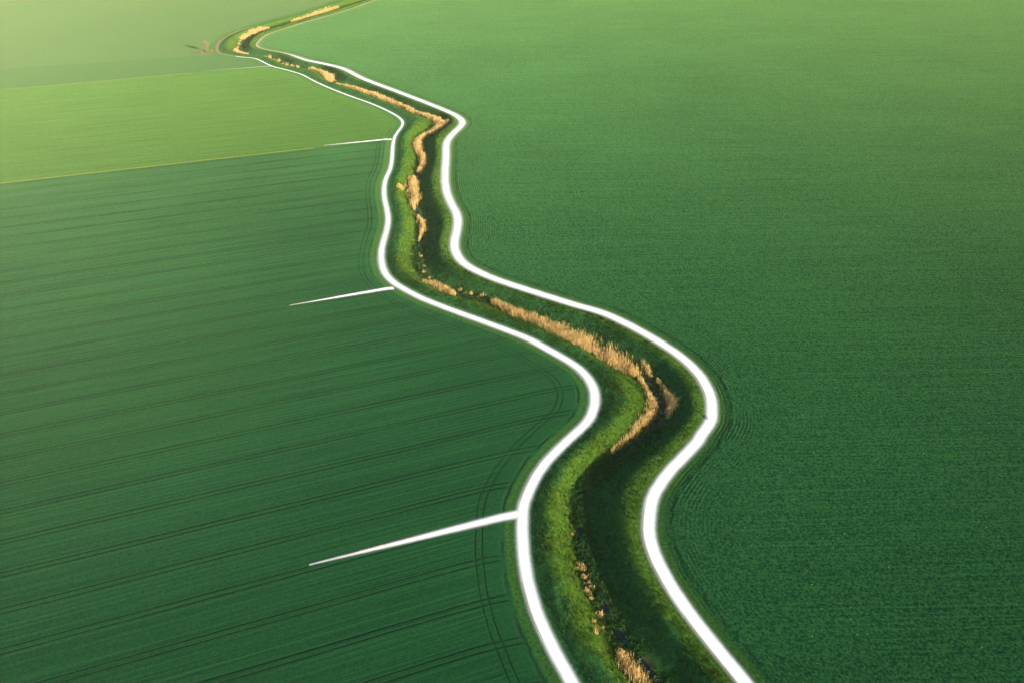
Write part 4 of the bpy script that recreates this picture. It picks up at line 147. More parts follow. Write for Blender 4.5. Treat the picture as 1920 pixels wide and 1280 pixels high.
# ------------------------------------------------------------------ shader helpers
class N:
    def __init__(s, name):
        s.m = bpy.data.materials.new(name); s.m.use_nodes = True; s.t = s.m.node_tree
        for n in list(s.t.nodes): s.t.nodes.remove(n)
        s.out = s.t.nodes.new('ShaderNodeOutputMaterial')
    def new(s, typ, **kw):
        n = s.t.nodes.new(typ)
        for k, v in kw.items(): setattr(n, k, v)
        return n
    def put(s, sock, v):
        if hasattr(v, 'is_output') or isinstance(v, bpy.types.NodeSocket): s.t.links.new(v, sock)
        else: sock.default_value = v
    def math(s, op, a, b=0.0, c=None, clamp=False):
        n = s.new('ShaderNodeMath', operation=op); n.use_clamp = clamp
        s.put(n.inputs[0], a); s.put(n.inputs[1], b)
        if c is not None: s.put(n.inputs[2], c)
        return n.outputs[0]
    def mapr(s, v, a, b, c, d, smooth=True):
        n = s.new('ShaderNodeMapRange'); n.interpolation_type = 'SMOOTHSTEP' if smooth else 'LINEAR'
        s.put(n.inputs[0], v)
        for i, q in enumerate((a, b, c, d)): s.put(n.inputs[1+i], q)
        return n.outputs[0]
    def mix(s, f, a, b, blend='MIX'):
        n = s.new('ShaderNodeMix', data_type='RGBA', blend_type=blend)
        s.put(n.inputs[0], f); s.put(n.inputs[6], a if not isinstance(a, tuple) else (*a, 1)); s.put(n.inputs[7], b if not isinstance(b, tuple) else (*b, 1))
        return n.outputs[2]
    def noise(s, vec, scale, detail=2.0, rough=0.5):
        n = s.new('ShaderNodeTexNoise'); s.put(n.inputs['Vector'], vec); n.inputs['Scale'].default_value = scale
        n.inputs['Detail'].default_value = detail; n.inputs['Roughness'].default_value = rough
        return n.outputs[0]
    def voro(s, vec, scale, feature='F1', rand=1.0):
        n = s.new('ShaderNodeTexVoronoi', feature=feature); s.put(n.inputs['Vector'], vec); n.inputs['Scale'].default_value = scale
        n.inputs['Randomness'].default_value = rand
        return n
    def attr(s, name):
        n = s.new('ShaderNodeAttribute'); n.attribute_name = name; return n.outputs['Fac']
    def pos(s):
        return s.new('ShaderNodeNewGeometry').outputs['Position']
    def sep(s, v):
        n = s.new('ShaderNodeSeparateXYZ'); s.put(n.inputs[0], v); return n.outputs
    def comb(s, x, y, z=0.0):
        n = s.new('ShaderNodeCombineXYZ'); s.put(n.inputs[0], x); s.put(n.inputs[1], y); s.put(n.inputs[2], z); return n.outputs[0]
    def bump(s, h, strength=1.0, dist=1.0):
        n = s.new('ShaderNodeBump'); n.inputs['Strength'].default_value = strength; n.inputs['Distance'].default_value = dist
        s.put(n.inputs['Height'], h); return n.outputs[0]
    def diffuse(s, col, normal=None, rough=1.0):
        n = s.new('ShaderNodeBsdfDiffuse'); s.put(n.inputs[0], col if not isinstance(col, tuple) else (*col, 1)); n.inputs[1].default_value = rough
        if normal is not None: s.put(n.inputs['Normal'], normal)
        return n.outputs[0]
    def finish(s, sh):
        s.t.links.new(sh, s.out.inputs['Surface']); return s.m

def row_coords(n, ang):
    x, y, z = n.sep(n.pos())
    c, si = math.cos(ang), math.sin(ang)
    u = n.math('ADD', n.math('MULTIPLY', x, c), n.math('MULTIPLY', y, si))
    v = n.math('ADD', n.math('MULTIPLY', x, -si), n.math('MULTIPLY', y, c))
    return u, v

def field_material(name, dark, light, ang, grain=1.6, grain_h=0.16, streak=0.25, gcol=1.5, bigamt=0.9, trams=None, rings=0.0, flecks=0.0, headland=None, arcs=(), verge=True, warm=None, fuzz=(0.088, 0.145, 0.040)):
    n = N(name); u, v = row_coords(n, ang); p = n.pos(); ed = n.attr('edge')
    # grain of the canopy
    g1 = n.noise(p, grain, 3.0, 0.6)
    g2 = n.noise(p, grain*0.28, 2.0, 0.5)
    big = n.noise(p, 0.012, 3.0, 0.5)
    # streaks along the seed rows, several widths
    s1 = n.noise(n.comb(n.math('MULTIPLY', u, 0.010), n.math('MULTIPLY', v, 0.75)), 1.0, 3.0, 0.65)
    s2 = n.noise(n.comb(n.math('MULTIPLY', u, 0.03), n.math('MULTIPLY', v, 2.6)), 1.0, 2.0, 0.5)
    rowzone = n.mapr(ed, 6.0, 13.0, 0.25, 1.0) if rings == 0 else n.mapr(ed, 14.0, 30.0, 0.1, 1.0)
    s3 = n.math('MULTIPLY', n.math('SINE', n.math('ADD', n.math('MULTIPLY', v, 2*math.pi/1.54), n.math('MULTIPLY', s1, 5.0))), n.mapr(s1, 0.35, 0.65, 0.02, 0.16))
    st = n.math('MULTIPLY', n.math('ADD', n.math('ADD', n.math('SUBTRACT', s1, 0.5), s3), n.math('MULTIPLY', n.math('SUBTRACT', s2, 0.5), 0.9)), rowzone)
    f = n.math('ADD', n.math('MULTIPLY', n.math('SUBTRACT', g1, 0.5), gcol), 0.5)
    f = n.math('ADD', f, n.math('MULTIPLY', n.math('SUBTRACT', big, 0.5), bigamt))
    f = n.math('ADD', f, n.math('MULTIPLY', st, streak*5.0), clamp=True)
    col = n.mix(f, dark, light)
    if warm:
        col = n.mix(n.mapr(big, 0.45, 0.65, 0.0, 0.5), col, warm)
    h = n.math('ADD', n.math('MULTIPLY', g1, grain_h), n.math('MULTIPLY', g2, grain_h*1.2))
    h = n.math('ADD', h, n.math('MULTIPLY', st, streak*0.5))
    groove = None
    def add(g):
        nonlocal groove
        groove = g if groove is None else n.math('MAXIMUM', groove, g)
    wob = n.math('MULTIPLY', n.math('SUBTRACT', n.noise(p, 0.05, 2.0), 0.5), 0.5)
    if trams:
        sp_, off, gauge, wd, amt = trams
        bend = n.math('MULTIPLY', n.math('POWER', n.mapr(ed, 2.0, 20.0, 1.0, 0.0, False), 2.0), 1.6)
        vv = n.math('ADD', n.math('ADD', n.math('SUBTRACT', v, off), bend), wob)
        m = n.math('PINGPONG', n.math('ADD', vv, sp_*0.0), sp_/2)     # distance to nearest centre line
        d = n.math('ABSOLUTE', n.math('SUBTRACT', m, gauge/2))
        add(n.math('MULTIPLY', n.mapr(d, wd*0.35, wd, amt, 0.0), n.mapr(ed, 4.5, 7.0, 0.0, 1.0)))
    if headland:
        for c_, gauge, wd, amt in headland:
            cc = n.mapr(n.sep(p)[1], 225.0, 340.0, c_, c_-2.6)
            d = n.math('ABSOLUTE', n.math('SUBTRACT', n.math('ABSOLUTE', n.math('SUBTRACT', n.math('ADD', ed, n.math('MULTIPLY', wob, 1.6)), cc)), gauge/2))
            add(n.mapr(d, wd*0.35, wd, amt, 0.0))
    for (cx, cy, r_, gauge, dx, dy, lim, amt) in arcs:
        x, y, z = n.sep(p)
        ax = n.math('SUBTRACT', x, cx); ay = n.math('SUBTRACT', y, cy)
        rr = n.math('SQRT', n.math('ADD', n.math('MULTIPLY', ax, ax), n.math('MULTIPLY', ay, ay)))
        d = n.math('ABSOLUTE', n.math('SUBTRACT', n.math('ABSOLUTE', n.math('SUBTRACT', rr, r_)), gauge/2))
        msk = n.mapr(n.math('DIVIDE', n.math('ADD', n.math('MULTIPLY', ax, dx), n.math('MULTIPLY', ay, dy)), r_), lim, lim+0.25, 0.0, 1.0)
        add(n.math('MULTIPLY', n.mapr(d, 0.12, 0.36, amt, 0.0), msk))
    if groove is not None:
        brk = n.math('MULTIPLY', n.mapr(n.noise(p, 0.35, 3.0, 0.6), 0.25, 0.55, 0.45, 1.0), n.mapr(n.noise(p, 0.022, 3.0, 0.6), 0.35, 0.60, 0.55, 1.0))
        groove = n.math('MULTIPLY', groove, brk)
        col = n.mix(n.math('MULTIPLY', groove, 0.78), col, (0.006, 0.018, 0.011))
        h = n.math('SUBTRACT', h, n.math('MULTIPLY', groove, 0.34))
    if rings:
        ph = n.math('ADD', n.math('MULTIPLY', ed, 2*math.pi/1.05), n.math('MULTIPLY', wob, 9.0))
        rg = n.math('MULTIPLY', n.math('SINE', ph), n.math('MULTIPLY', n.mapr(ed, 5.0, 31.0, 1.0, 0.0), n.mapr(n.noise(p, 0.09, 3.0, 0.6), 0.38, 0.64, 0.05, 1.0)))
        h = n.math('ADD', h, n.math('MULTIPLY', rg, rings))
        col = n.mix(n.math('MULTIPLY', n.math('MAXIMUM', n.math('MULTIPLY', rg, -1.0), 0.0), 0.35), col, tuple(q*0.55 for q in dark))
    if flecks:
        vo = n.voro(p, 0.9); cs = n.sep(vo.outputs['Color'])
        dens = n.mapr(n.noise(p, 0.02, 2.0), 0.4, 0.65, 0.0, 0.05)
        sel = n.math('MULTIPLY', n.math('LESS_THAN', cs[0], n.math('ADD', dens, 0.012)), n.mapr(vo.outputs['Distance'], 0.08, 0.20, flecks, 0.0))
        col = n.mix(sel, col, (0.20, 0.24, 0.02))
    if verge:                                     # unploughed grass strip beside the track
        e2 = n.math('ADD', ed, n.math('MULTIPLY', n.math('SUBTRACT', n.noise(p, 0.5, 3.0, 0.6), 0.5), 1.6))
        vg = n.mapr(e2, 3.9, 4.7, 1.0, 0.0)
        gc = n.mix(n.mapr(n.noise(p, 1.3, 4.0, 0.7), 0.32, 0.68, 0.0, 1.0), (0.010, 0.050, 0.014), (0.042, 0.108, 0.020))
        col = n.mix(vg, col, gc)
        lip = n.math('MULTIPLY', n.mapr(n.math('ABSOLUTE', n.math('SUBTRACT', e2, 5.4)), 0.15, 0.7, 0.7, 0.0), n.mapr(n.noise(p, 0.12, 2.0), 0.4, 0.6, 0.2, 1.0))
        col = n.mix(lip, col, (0.014, 0.035, 0.016))
        h = n.math('SUBTRACT', h, n.math('MULTIPLY', lip, 0.25))
    nrm = n.bump(h, 1.0, 1.0)
    # upright leaf tips: a fuzz that catches low light at grazing angles
    fz = n.new('ShaderNodeBsdfSheen', distribution='MICROFIBER'); fz.inputs['Roughness'].default_value = 0.29
    fk = n.math('ADD', n.math('MULTIPLY', f, 0.9), 0.5)
    if groove is not None: fk = n.math('MULTIPLY', fk, n.math('SUBTRACT', 1.0, n.math('MULTIPLY', groove, 0.92)))
    n.put(fz.inputs['Color'], n.mix(1.0, n.comb(fk, fk, fk), fuzz, 'MULTIPLY'))
    ad = n.new('ShaderNodeAddShader'); n.t.links.new(n.diffuse(col, nrm), ad.inputs[0]); n.t.links.new(fz.outputs[0], ad.inputs[1])
    return n.finish(ad.outputs[0])

def grass_material():
    n = N('rough_grass'); p = n.pos(); u = n.attr('slope'); west = n.attr('west')
    a = n.noise(p, 0.9, 5.0, 0.65); b = n.noise(p, 0.09, 3.0, 0.55); c = n.noise(p, 2.6, 3.0, 0.6)
    a2 = n.mapr(a, 0.3, 0.7, 0.0, 1.0, False)
    weed = n.mix(a2, (0.008, 0.052, 0.024), (0.032, 0.118, 0.030))
    hay = n.mix(a2, (0.014, 0.058, 0.008), (0.080, 0.130, 0.014))
    # mown hay meadow on the middle of the west bank, weedy strip beside its track
    k = n.math('ADD', n.math('MULTIPLY', n.math('SUBTRACT', b, 0.5), 0.9), u)
    f = n.math('MULTIPLY', n.mapr(k, 0.18, 0.48, 0.12, 1.0), n.math('ADD', n.math('MULTIPLY', west, 0.84), 0.16))  # east slope kept in dark weed green: its shade is painted in
    f = n.math('MAXIMUM', f, n.math('MULTIPLY', n.mapr(u, 0.14, 0.48, 0.9, 0.0), n.math('SUBTRACT', 1.0, west)))  # sunlit top of the east bank painted in the hay colour
    col = n.mix(f, weed, hay)
    dry = n.math('MULTIPLY', n.mapr(n.noise(p, 0.22, 4.0, 0.6), 0.56, 0.72, 0.0, 0.35), n.math('MULTIPLY', west, n.mapr(u, 0.4, 0.8, 0.0, 1.0)))
    col = n.mix(dry, col, (0.28, 0.20, 0.05))
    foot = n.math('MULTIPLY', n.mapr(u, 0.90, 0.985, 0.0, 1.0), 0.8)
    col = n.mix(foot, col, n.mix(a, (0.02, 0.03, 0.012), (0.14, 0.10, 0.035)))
    h = n.math('ADD', n.math('MULTIPLY', a, 0.5), n.math('MULTIPLY', c, 0.22))
    return n.finish(n.diffuse(col, n.bump(h, 0.9, 1.0)))

def leaf_material(name, c1, c2, scale=0.6, trans=0.25):
    n = N(name); p = n.pos(); oi = n.attr('tone')
    col = n.mix(n.math('ADD', n.math('MULTIPLY', oi, 0.7), n.math('MULTIPLY', n.noise(p, scale, 2.0), 0.35), clamp=True), c1, c2)
    tr = n.new('ShaderNodeBsdfTranslucent'); n.put(tr.inputs[0], col)
    mx = n.new('ShaderNodeMixShader'); mx.inputs[0].default_value = trans
    n.t.links.new(n.diffuse(col, None, 0.6), mx.inputs[1]); n.t.links.new(tr.outputs[0], mx.inputs[2])
    return n.finish(mx.outputs[0])

def track_material():
    """white chalk core, paler gravel shoulders, soft white glow painted outwards over the verge"""
    n = N('white_track'); p = n.pos(); a = n.attr('across'); hw = n.attr('core'); wh = n.attr('white'); ft = n.attr('fade')
    nz = n.math('SUBTRACT', n.noise(p, 0.7, 4.0, 0.6), 0.5)
    fine = n.noise(p, 3.0, 3.0, 0.6)
    d = n.math('ABSOLUTE', a)
    over = n.math('SUBTRACT', d, hw)                       # metres outside the core
    core = n.mapr(over, -0.35, 0.25, 1.0, 0.0)
    gravel = n.mix(n.attr('earth'), n.mix(fine, (0.32, 0.26, 0.20), (0.50, 0.43, 0.35)), n.mix(fine, (0.10, 0.10, 0.04), (0.18, 0.15, 0.06)))
    # wheel ruts where the track is not chalked: two pale lines with a grassy middle
    rut = n.mapr(n.math('ABSOLUTE', n.math('SUBTRACT', d, 0.95)), 0.35, 0.75, 1.0, 0.0)
    bare = n.mix(rut, n.mix(fine, (0.12, 0.13, 0.05), (0.24, 0.21, 0.10)), n.mix(n.attr('earth'), n.mix(fine, (0.30, 0.26, 0.20), (0.42, 0.37, 0.30)), n.mix(fine, (0.13, 0.105, 0.05), (0.23, 0.17, 0.085))))
    inner = n.mix(wh, bare, n.mix(fine, (0.90, 0.895, 0.88), (0.95, 0.945, 0.935)))
    col = n.mix(core, gravel, inner)
    side = n.math('MULTIPLY', n.mapr(a, -0.6, 0.6, 0.42, 0.0), n.mapr(n.noise(p, 0.035, 2.0), 0.38, 0.6, 0.15, 1.0))                 # the gravel shows wider on the west side
    rag = n.math('SUBTRACT', n.math('ADD', over, n.math('MULTIPLY', nz, 0.6)), side)
    solid = n.mapr(rag, -0.3, 0.2, 1.0, 0.0)
    glow = n.math('MULTIPLY', n.math('POWER', n.mapr(n.math('DIVIDE', n.math('ADD', over, n.math('MULTIPLY', nz, 0.25)), ft), 0.0, 1.0, 1.0, 0.0, False), 2.4), n.math('MULTIPLY', wh, 0.8))  # bright halo of the track painted as a thinning white cover
    al = n.math('MULTIPLY', n.math('MAXIMUM', solid, glow), n.attr('cover'))
    dcol = n.mix(n.math('GREATER_THAN', glow, solid), col, (0.86, 0.86, 0.83))
    tr = n.new('ShaderNodeBsdfTransparent'); mx = n.new('ShaderNodeMixShader'); n.put(mx.inputs[0], al)
    n.t.links.new(tr.outputs[0], mx.inputs[1]); n.t.links.new(n.diffuse(dcol, n.bump(n.math('MULTIPLY', fine, 0.03), 0.6), 0.25), mx.inputs[2])
    return n.finish(mx.outputs[0])

def water_material():
    n = N('still_water'); b = n.new('ShaderNodeBsdfPrincipled')
    b.inputs['Base Color'].default_value = (0.008, 0.014, 0.02, 1); b.inputs['Roughness'].default_value = 0.06
    b.inputs['IOR'].default_value = 1.33
    n.put(b.inputs['Normal'], n.bump(n.noise(n.pos(), 1.2, 2.0), 0.04, 0.2))
    return n.finish(b.outputs[0])

def plain(name, c1, c2, scale=2.0, h=0.1):
    n = N(name); a = n.noise(n.pos(), scale, 4.0, 0.6)
    return n.finish(n.diffuse(n.mix(a, c1, c2), n.bump(n.math('MULTIPLY', a, h), 1.0)))

# ------------------------------------------------------------------ the ditch with its two banks
def build_ditch():
    st = 0.8
    y0, y1 = -120, 1060
    xs = np.arange(-290, 130, st); ys = np.arange(y0, y1, st)
    X, Y = np.meshgrid(xs, ys); P = np.stack([X.ravel(), Y.ravel()], 1)
    # cheap prefilter on a coarse distance to the channel
    near = poly_dist(P, W[::6]) < 48
    Q = P[near]
    dl = poly_dist(Q, L); dr = poly_dist(Q, R); ins = in_poly(Q, CORR)
    keep = ins | (dl < 1.3) | (dr < 1.3)
    ids = np.flatnonzero(near)[keep]
    ny, nx = X.shape
    km = np.zeros(len(P), bool); km[ids] = True; km = km.reshape(ny, nx)
    cell = km[:-1, :-1] & km[1:, :-1] & km[:-1, 1:] & km[1:, 1:]
    jj, ii = np.nonzero(cell); base = jj*nx+ii
    F = np.stack([base, base+1, base+1+nx, base+nx], 1)
    used = np.unique(F); remap = np.full(len(P), -1); remap[used] = np.arange(len(used)); F = remap[F]
    Q = P[used]
    z, u, left, dmin, dW, al, inside = ditch_z(Q)
    lump = (vnoise(Q, 0.5, 1)*0.20+vnoise(Q, 1.05, 2)*0.11+vnoise(Q, 0.12, 3)*0.22)*sstep(2.4, 4.5, dmin)*sstep(0.6, 2.0, dW)
    z = z+lump-0.02
    V = np.c_[Q, z]
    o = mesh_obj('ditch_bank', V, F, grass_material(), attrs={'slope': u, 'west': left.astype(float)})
    tag(o, 'grassy banks of the winding ditch between the two white tracks', 'ditch bank', kind='structure')
    # water lying in the bottom
    seg = W[(W[:, 1] < 1060) & (W[:, 1] > -120)]
    t = np.gradient(seg, axis=0); t /= np.linalg.norm(t, axis=1)[:, None]; nn = np.stack([-t[:, 1], t[:, 0]], 1)
    hw = 0.65+0.3*vnoise(seg, 0.05, 5)[:, None]
    V = np.vstack([np.c_[seg+nn*hw, np.full(len(seg), BED+0.22)], np.c_[seg-nn*hw, np.full(len(seg), BED+0.22)]])
    m = len(seg); k = np.arange(m-1); F = np.stack([k, k+1, k+1+m, k+m], 1)
    w = mesh_obj('water', V, F, water_material())
    tag(w, 'dark still water in the bottom of the ditch', 'water', kind='structure')
build_ditch()

# ------------------------------------------------------------------ crop fields
CROP = 0.24
def build_fields():
    size = 64.0
    gx = np.arange(-2432, 2432, size); gy = np.arange(-384, 2944, size)
    C = np.array([(x, y) for x in gx for y in gy]); leaves = []
    LR = np.vstack([L, [[1e7, 1e7]], R])
    def edist(P): return np.minimum(poly_dist(P, L), poly_dist(P, R))
    while len(C):
        ctr = C+size/2
        d = edist(ctr)
        lim = np.where(ctr[:, 1] > 1060, 16.0, np.where(ctr[:, 1] > 600, 2.0, 1.0))
        split = (d < 34+size*0.71) & (size > lim) & (d < 1e6)
        keep = C[~split]; dk = ctr[~split]
        if len(keep):
            ins = in_poly(dk, CORR)
            far = d[~split] > size                     # interior of the corridor or clear of it
            leaves.append(np.c_[keep[~ins], np.full((~ins).sum(), size)])
        C = C[split]
        if not len(C): break
        C = np.vstack([C, C+[size/2, 0], C+[0, size/2], C+[size/2, size/2]]); size /= 2
    A = np.vstack(leaves)
    ctr = A[:, :2]+A[:, 2:]/2
    _, sg, _ = poly_dist(ctr, W, True)
    east = sg > 0
    def side(P, ln):                                   # >0 beyond the boundary line
        (x0, y0), (x1, y1) = FIELD_LINES[ln]
        return (x1-x0)*(P[:, 1]-y0)-(y1-y0)*(P[:, 0]-x0)
    order = ['near_mid', 'mid_strip', 'strip_far']
    polys = {k: [] for k in ('right', 'near', 'mid', 'strip', 'far')}
    quads = np.stack([A[:, :2], A[:, :2]+np.c_[A[:, 2], 0*A[:, 2]], A[:, :2]+A[:, 2:], A[:, :2]+np.c_[0*A[:, 2], A[:, 2]]], 1)
    sides = {k: side(quads.reshape(-1, 2), k).reshape(-1, 4) for k in order}
    def clip(poly, ln, keep_pos):
        s = side(np.array(poly), ln); out = []
        for i in range(len(poly)):
            a, b = poly[i], poly[(i+1) % len(poly)]; sa, sb = s[i], s[(i+1) % len(poly)]
            if not keep_pos: sa, sb = -sa, -sb
            if sa >= 0: out.append(a)
            if (sa > 0 > sb) or (sa < 0 < sb):
                t = sa/(sa-sb); out.append((a[0]+t*(b[0]-a[0]), a[1]+t*(b[1]-a[1])))
        return out if len(out) > 2 else []
    names = ['near', 'mid', 'strip', 'far']
    for i in range(len(A)):
        q = [tuple(p) for p in quads[i]]
        if east[i]: polys['right'].append(q); continue
        for k in range(4):
            p = q
            if k > 0 and p: p = clip(p, order[k-1], True) if (sides[order[k-1]][i] < 0).any() else p
            if k < 3 and p: p = clip(p, order[k], False) if (sides[order[k]][i] > 0).any() else p
            if p: polys[names[k]].append(p)
    mats = {
        'right': field_material('beet_crop', (0.004, 0.026, 0.013), (0.026, 0.108, 0.030), 0.03, grain=1.6, grain_h=0.10, gcol=2.7, streak=0.13, rings=0.036, flecks=0.9, bigamt=0.3, fuzz=(0.076, 0.112, 0.032)),
        'near': field_material('wheat_crop', (0.0045, 0.036, 0.0145), (0.0145, 0.074, 0.0235), ROW, grain=2.2, grain_h=0.05, gcol=1.8, streak=0.25,
                               trams=(12.304, 7.93, 1.65, 0.30, 1.0), headland=[(10.9, 1.7, 0.27, 0.8)], arcs=ARCS),
        'mid': field_material('young_wheat_crop', (0.030, 0.082, 0.017), (0.056, 0.126, 0.026), ROW, fuzz=(0.038, 0.054, 0.014), gcol=2.6, bigamt=0.35, grain=1.0, grain_h=0.04, streak=0.5, headland=[(10.5, 1.7, 0.34, 0.25)], trams=(12.304, 7.93, 1.65, 0.30, 0.22)),
        'strip': field_material('barley_crop', (0.028, 0.068, 0.024), (0.036, 0.082, 0.028), ROW, fuzz=(0.036, 0.047, 0.015), gcol=2.4, bigamt=0.4, grain=0.9, grain_h=0.04, streak=0.05),
        'far': field_material('barley_crop', (0.036, 0.074, 0.027), (0.046, 0.090, 0.032), ROW, fuzz=(0.036, 0.047, 0.015), gcol=2.4, bigamt=0.4, grain=0.9, grain_h=0.04, streak=0.05),
    }
    labels = {'right': 'wide dark green field of leafy crop right of the ditch', 'near': 'green wheat field with paired tractor lines left of the ditch',
              'mid': 'lighter yellow-green field between two boundary strips on the left', 'strip': 'narrow darker green field below the bare tree',
              'far': 'pale green field beyond the bare tree'}
    for k, pl in polys.items():
        pts = np.array([p for q in pl for p in q]); key = np.round(pts*1000).astype(np.int64)
        _, first, inv = np.unique(key, axis=0, return_index=True, return_inverse=True); inv = inv.reshape(-1)
        P = pts[first]; faces = []; c = 0
        for q in pl:
            f = [int(v) for v in inv[c:c+len(q)]]; c += len(q)
            f = [v for j, v in enumerate(f) if v != f[j-1]]
            if len(f) > 2: faces.append(f)
        d = np.minimum(edist(P), 60.0)
        z = CROP*sstep(4.2, 5.4, d)-0.012
        o = mesh_obj('crop_field', np.c_[P, z], faces, mats[k], attrs={'edge': d})
        tag(o, labels[k], 'field', kind='structure')
ARCS = [(-35.5, 283.0, 7.0, 1.6, 0.8, 0.6, -0.1, 0.8), (-26.0, 271.0, 6.5, 1.6, 0.8, 0.6, 0.0, 0.7), (-10.0, 259.5, 7.0, 1.6, 0.85, 0.5, 0.0, 0.7),
        (-63.0, 330.0, 6.0, 1.5, 0.9, 0.3, 0.1, 0.7), (10.5, 120.0, 9.0, 1.6, 0.9, 0.3, 0.2, 0.6)]
build_fields()

# ------------------------------------------------------------------ tracks
TRACK = track_material()
def ribbon(name, C, core, fade, white, label, zoff, earth=0.0, cover=1.0):
    t = np.gradient(C, axis=0); t /= np.linalg.norm(t, axis=1)[:, None]; nn = np.stack([-t[:, 1], t[:, 0]], 1)
    core = np.broadcast_to(core, len(C)); fade = np.broadcast_to(fade, len(C)); white = np.broadcast_to(white, len(C))
    ks = np.array([-1, -.8, -.6, -.45, -.3, -.15, 0, .15, .3, .45, .6, .8, 1]); m = len(ks)
    rad = np.maximum(core+fade+0.3, core+0.9)
    off = rad[:, None]*ks[None]
    P = C[:, None, :]+nn[:, None, :]*off[..., None]
    camber = 0.05*(1-ks**2)
    Z = np.broadcast_to(zoff, len(C))[:, None]+camber[None]
    V = np.concatenate([P, Z[..., None]], 2).reshape(-1, 3)
    i, j = np.meshgrid(np.arange(len(C)-1), np.arange(m-1), indexing='ij'); b = (i*m+j).ravel()
    F = np.stack([b, b+1, b+1+m, b+m], 1)
    rep = lambda a: np.repeat(a, m)
    o = mesh_obj(name, V, F, TRACK, attrs={'across': off.ravel(), 'core': rep(core), 'fade': rep(fade), 'white': rep(white), 'earth': np.full(off.size, earth), 'cover': rep(np.broadcast_to(cover, len(C)))})
    return tag(o, label, 'track', kind='structure')
def resample(C, step):
    s = np.r_[0, np.cumsum(np.linalg.norm(np.diff(C, axis=0), axis=1))]; t = np.linspace(0, s[-1], int(s[-1]/step))
    return np.stack([np.interp(t, s, C[:, 0]), np.interp(t, s, C[:, 1])], 1)
CR = R[(R[:, 1] < 1500)]
y = CR[:, 1]
# right hand track: white from the sharp far bend onwards
ib = int(np.argmin(np.hypot(CR[:, 0]+215, CR[:, 1]-745)))
al = np.arange(len(CR))*3.0
wr = sstep(al[ib]+30, al[ib]+90, al)
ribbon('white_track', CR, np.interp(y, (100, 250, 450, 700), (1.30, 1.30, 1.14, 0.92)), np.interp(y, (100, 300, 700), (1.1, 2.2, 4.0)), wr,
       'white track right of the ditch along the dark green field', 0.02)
i0 = int(np.argmin(np.hypot(L[:, 0]-WHITE_START[0], L[:, 1]-WHITE_START[1])))
CL = L[(L[:, 1] < 1500)]; i0 -= len(L)-len(CL)
al = np.arange(len(CL))*3.0; y = CL[:, 1]
top = CL[:i0+4]; low = CL[i0:]
y = low[:, 1]
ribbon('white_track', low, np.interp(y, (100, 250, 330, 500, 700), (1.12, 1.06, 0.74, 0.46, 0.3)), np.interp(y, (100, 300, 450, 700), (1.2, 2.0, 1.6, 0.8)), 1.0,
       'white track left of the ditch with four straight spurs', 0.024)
# the same lane goes on as a brown earth track round the far bend
far_lane = top[top[:, 1] < 830]
ribbon('earth_track', far_lane, 1.5, 0.5, 0.0, 'brown earth track curving between the bare tree and the ditch', 0.016, 1.0)
SPUR_LABELS = ['nearest straight white spur track pointing left into the wheat field', 'second nearest straight white spur track on the left field',
               'short white spur track at the edge of the light green field', 'thin faint white spur track farthest away, near the bare tree']
for (a, b, w0, w1), lb in zip(SPURS, SPUR_LABELS):
    C = resample(np.array([a, b]), 1.5); k = np.linspace(0, 1, len(C)); dd = np.arange(len(C))*1.5
    zz = 0.02+(CROP+0.01)*sstep(3.2, 4.6, np.minimum(poly_dist(C, L), 60))
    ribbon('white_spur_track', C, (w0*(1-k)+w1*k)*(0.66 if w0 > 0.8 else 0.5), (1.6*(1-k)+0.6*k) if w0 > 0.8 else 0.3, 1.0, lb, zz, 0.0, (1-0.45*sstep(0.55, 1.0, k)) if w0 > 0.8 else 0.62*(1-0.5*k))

# grass strips on the boundaries between the left fields
def strip(ln, t0, t1, wd, label, mat):
    (x0, y0), (x1, y1) = FIELD_LINES[ln]; a = np.array((x0, y0)); b = np.array((x1, y1)); e = (b-a)/np.linalg.norm(b-a); nn = np.array((-e[1], e[0]))
    s = np.arange(t0, t1, 2.0); C = a[None]+e[None]*s[:, None]; rows = []
    for k, (o_, z_) in enumerate(((-1, 0.0), (-.5, .3), (0, .42), (.5, .3), (1, 0.0))):
        jit = 0.25*vnoise(C+37*k, 0.3, k)[:, None]
        rows.append(np.c_[C+nn[None]*(o_*wd+jit), np.full(len(C), CROP-0.02+z_)])
    m = len(C); V = np.vstack(rows); F = np.vstack([np.stack([k*m+np.arange(m-1), k*m+np.arange(1, m), (k+1)*m+np.arange(1, m), (k+1)*m+np.arange(m-1)], 1) for k in range(4)])
    tag(mesh_obj('grass_strip', V, F, mat), label, 'grass strip', kind='stuff')
GS = plain('dry_grass_strip', (0.060, 0.105, 0.016), (0.115, 0.140, 0.026), 0.35, 0.3)
strip('near_mid', -600, 160, 0.65, 'thin yellow-green grass line between wheat field and lighter field', GS)
strip('mid_strip', -500, 130, 0.55, 'faint yellow-green grass line along the far side of the light field', plain('grass_strip', (0.055, 0.095, 0.02), (0.095, 0.125, 0.026), 0.35, 0.3))

